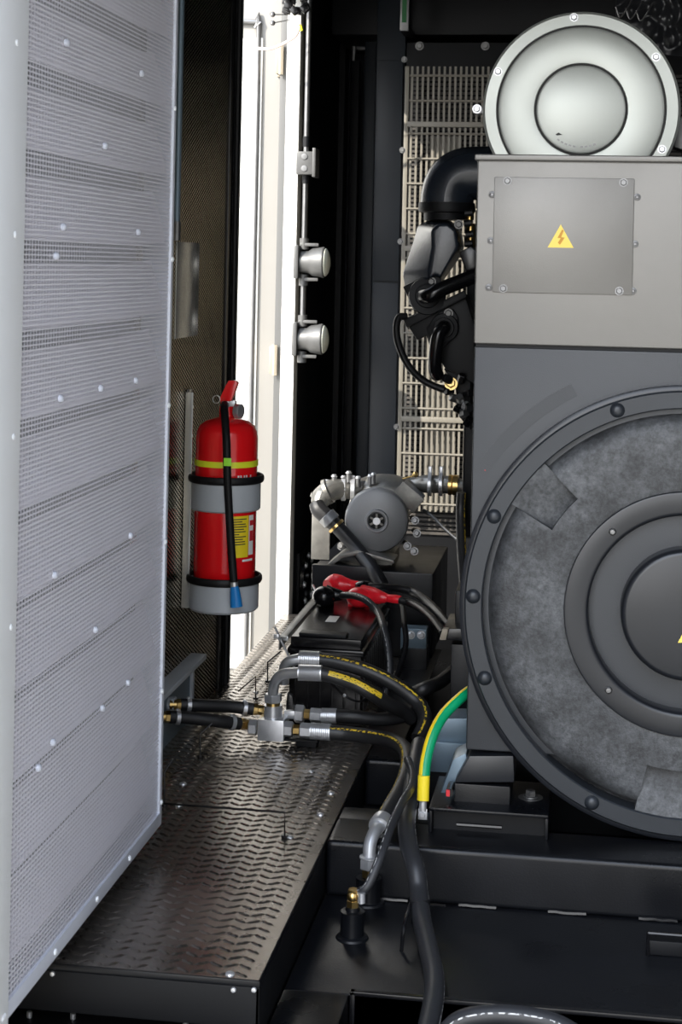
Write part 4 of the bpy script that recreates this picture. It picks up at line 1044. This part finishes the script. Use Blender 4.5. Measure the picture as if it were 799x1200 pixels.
MB().cyl(pb + V((.010, 0, 0)), pb + V((.026, 0, .012)), .008, steel, 12).cyl(at(424, 1058, Y=p.y - .01), at(424, 1046, Y=p.y - .01), .008, steel, 12).build('ferrule', t)

# thick cable running down the front
cb = [at(492, 872, Y=4.1), at(487, 895, Y=4.0), at(482, 930, Y=3.82), at(477, 960, Y=3.70), at(479, 990, Y=3.62), at(487, 1017, Y=3.56), at(491, 1045, Y=3.53), at(494, 1075, Y=3.46), at(502, 1110, Y=3.35), at(509, 1145, Y=3.24), at(508, 1175, Y=3.14), at(500, 1215, Y=3.02)]
cb = [V((v.x, v.y, max(v.z, ZT + .020) if v.y > YT - .01 else v.z)) for v in cb]
t = thing('thick_hose', cb[6], 'thick black hose hanging down over the front beam to the bottom edge', 'hose')
MB().tube(cb, .0195, hose_w, 18, up=(.8, -.6, 0)).build('hose', t)
q = at(492, 1057, Y=3.50)
m = MB().lathe(q, (.15, -.3, -1), [(.0200, -.003), (.0222, -.003), (.0222, .003), (.0200, .003)], rubber, 24).box(q + V((.018, -.01, -.002)), q + V((.055, -.006, .001)), black_gloss)
one('cable_tie', m, 'black cable tie round the thick hose just below the front beam', 'cable tie')
a = at(486, 1075, Z=ZT + .02); m = MB().tube([(a.x - .012, a.y - .13, ZT), (a.x - .008, a.y - .12, ZT + .05), (a.x - .004, a.y, ZT + .055), (a.x - .004, a.y + .02, ZT + .0)], .004, black_gloss, 8)
one('tie_anchor', m, 'bent black rod anchor on the tank top beside the thick hose', 'anchor')
# hose arc at the bottom
m = MB().tube([at(518, 1215, Y=3.0), at(540, 1196, Y=3.0), at(575, 1189, Y=3.0), at(615, 1191, Y=3.0), at(650, 1199, Y=3.0), at(680, 1215, Y=3.0)], .017, hose_w, 16, up=(0, -.7, .7))
one('coiled_hose', m, 'black hose arching at the bottom edge of the photo in front of the tank lip', 'hose')
# earth cable
ec_ = [at(553, 808, Y=3.92), at(540, 818, Y=3.88), at(521, 837, Y=3.84), at(508, 860, Y=3.80), at(500, 888, Y=3.77), at(497, 915, Y=3.745), at(496, 938, Y=3.735)]
t = thing('earth_cable', ec_[-1], 'green and yellow striped earth cable curving down to the mount bracket', 'cable')
MB().tube(ec_, .0125, earth, 18, up=(-1, -.15, .3)).build('cable', t)
MB().tube([ec_[-2] + V((0, -.001, .012)), ec_[-1]], .0132, label_y, 16).build('sleeve', t)
MB().cyl(ec_[-1], ec_[-1] - V((0, 0, .022)), .0085, steel, 14).box(ec_[-1] + V((-.010, -.002, -.042)), ec_[-1] + V((.010, .001, -.018)), steel, .002).bolt(ec_[-1] + V((0, -.003, -.03)), (0, -1, 0), .007, steel).build('cable_lug', t)
# other hose behind the cable
m = MB().tube([at(487, 812, Y=4.5), at(500, 806, Y=4.5), at(515, 800, Y=4.6), at(530, 788, Y=4.7)], .018, rubber_hose, 14)
one('rear_hose', m, 'short dark hose passing behind the junction post', 'hose')

# wire stakes standing on the deck
def stake(pts, label):
    m = MB().tube([V(p) for p in pts], .0022, black_gloss, 6, smooth=False); p = V(pts[-1]); m.cyl((p.x, p.y, ZD + .002), (p.x, p.y, ZD + .007), .008, black_gloss, 10)
    one('wire_hook', m, label, 'wire hook', 'thin black wire hooks standing on the deck')
def stk(px, pyt, pyb, px2, py2):
    b = at(px, pyb, Z=ZD); tpt = at(px, pyt, Y=b.y); e = at(px2, py2, Y=b.y)
    return [(e.x, e.y + .02, e.z), (tpt.x, b.y, tpt.z), (b.x, b.y, ZD + .002)]
stake(stk(334, 952, 982, 190, 945), 'long black wire hook lying across the middle of the tread deck')
stake(stk(235, 860, 888, 247, 850), 'bent wire hook standing just below the lower short hose')
stake(stk(300, 793, 820, 278, 812), 'bent wire hook above the short hoses near the doorway')
stake(stk(193, 905, 945, 200, 893), 'bent wire hook beside the bottom corner of the perforated door')
stake(stk(314, 776, 800, 328, 765), 'bent wire hook next to the front left corner of the battery')
m = MB().tube([h_(388, 800, .05), h_(396, 808, .03), h_(405, 816, .01), h_(420, 822, .03), h_(435, 818, .06)], .003, rubber, 8).ball(h_(404, 815, .01), .005, steel, 8)
one('thin_wire', m, 'thin black wire looping below the front curved hose', 'wire')
for o in bpy.data.objects:
    if '_o' in o: del o['_o']
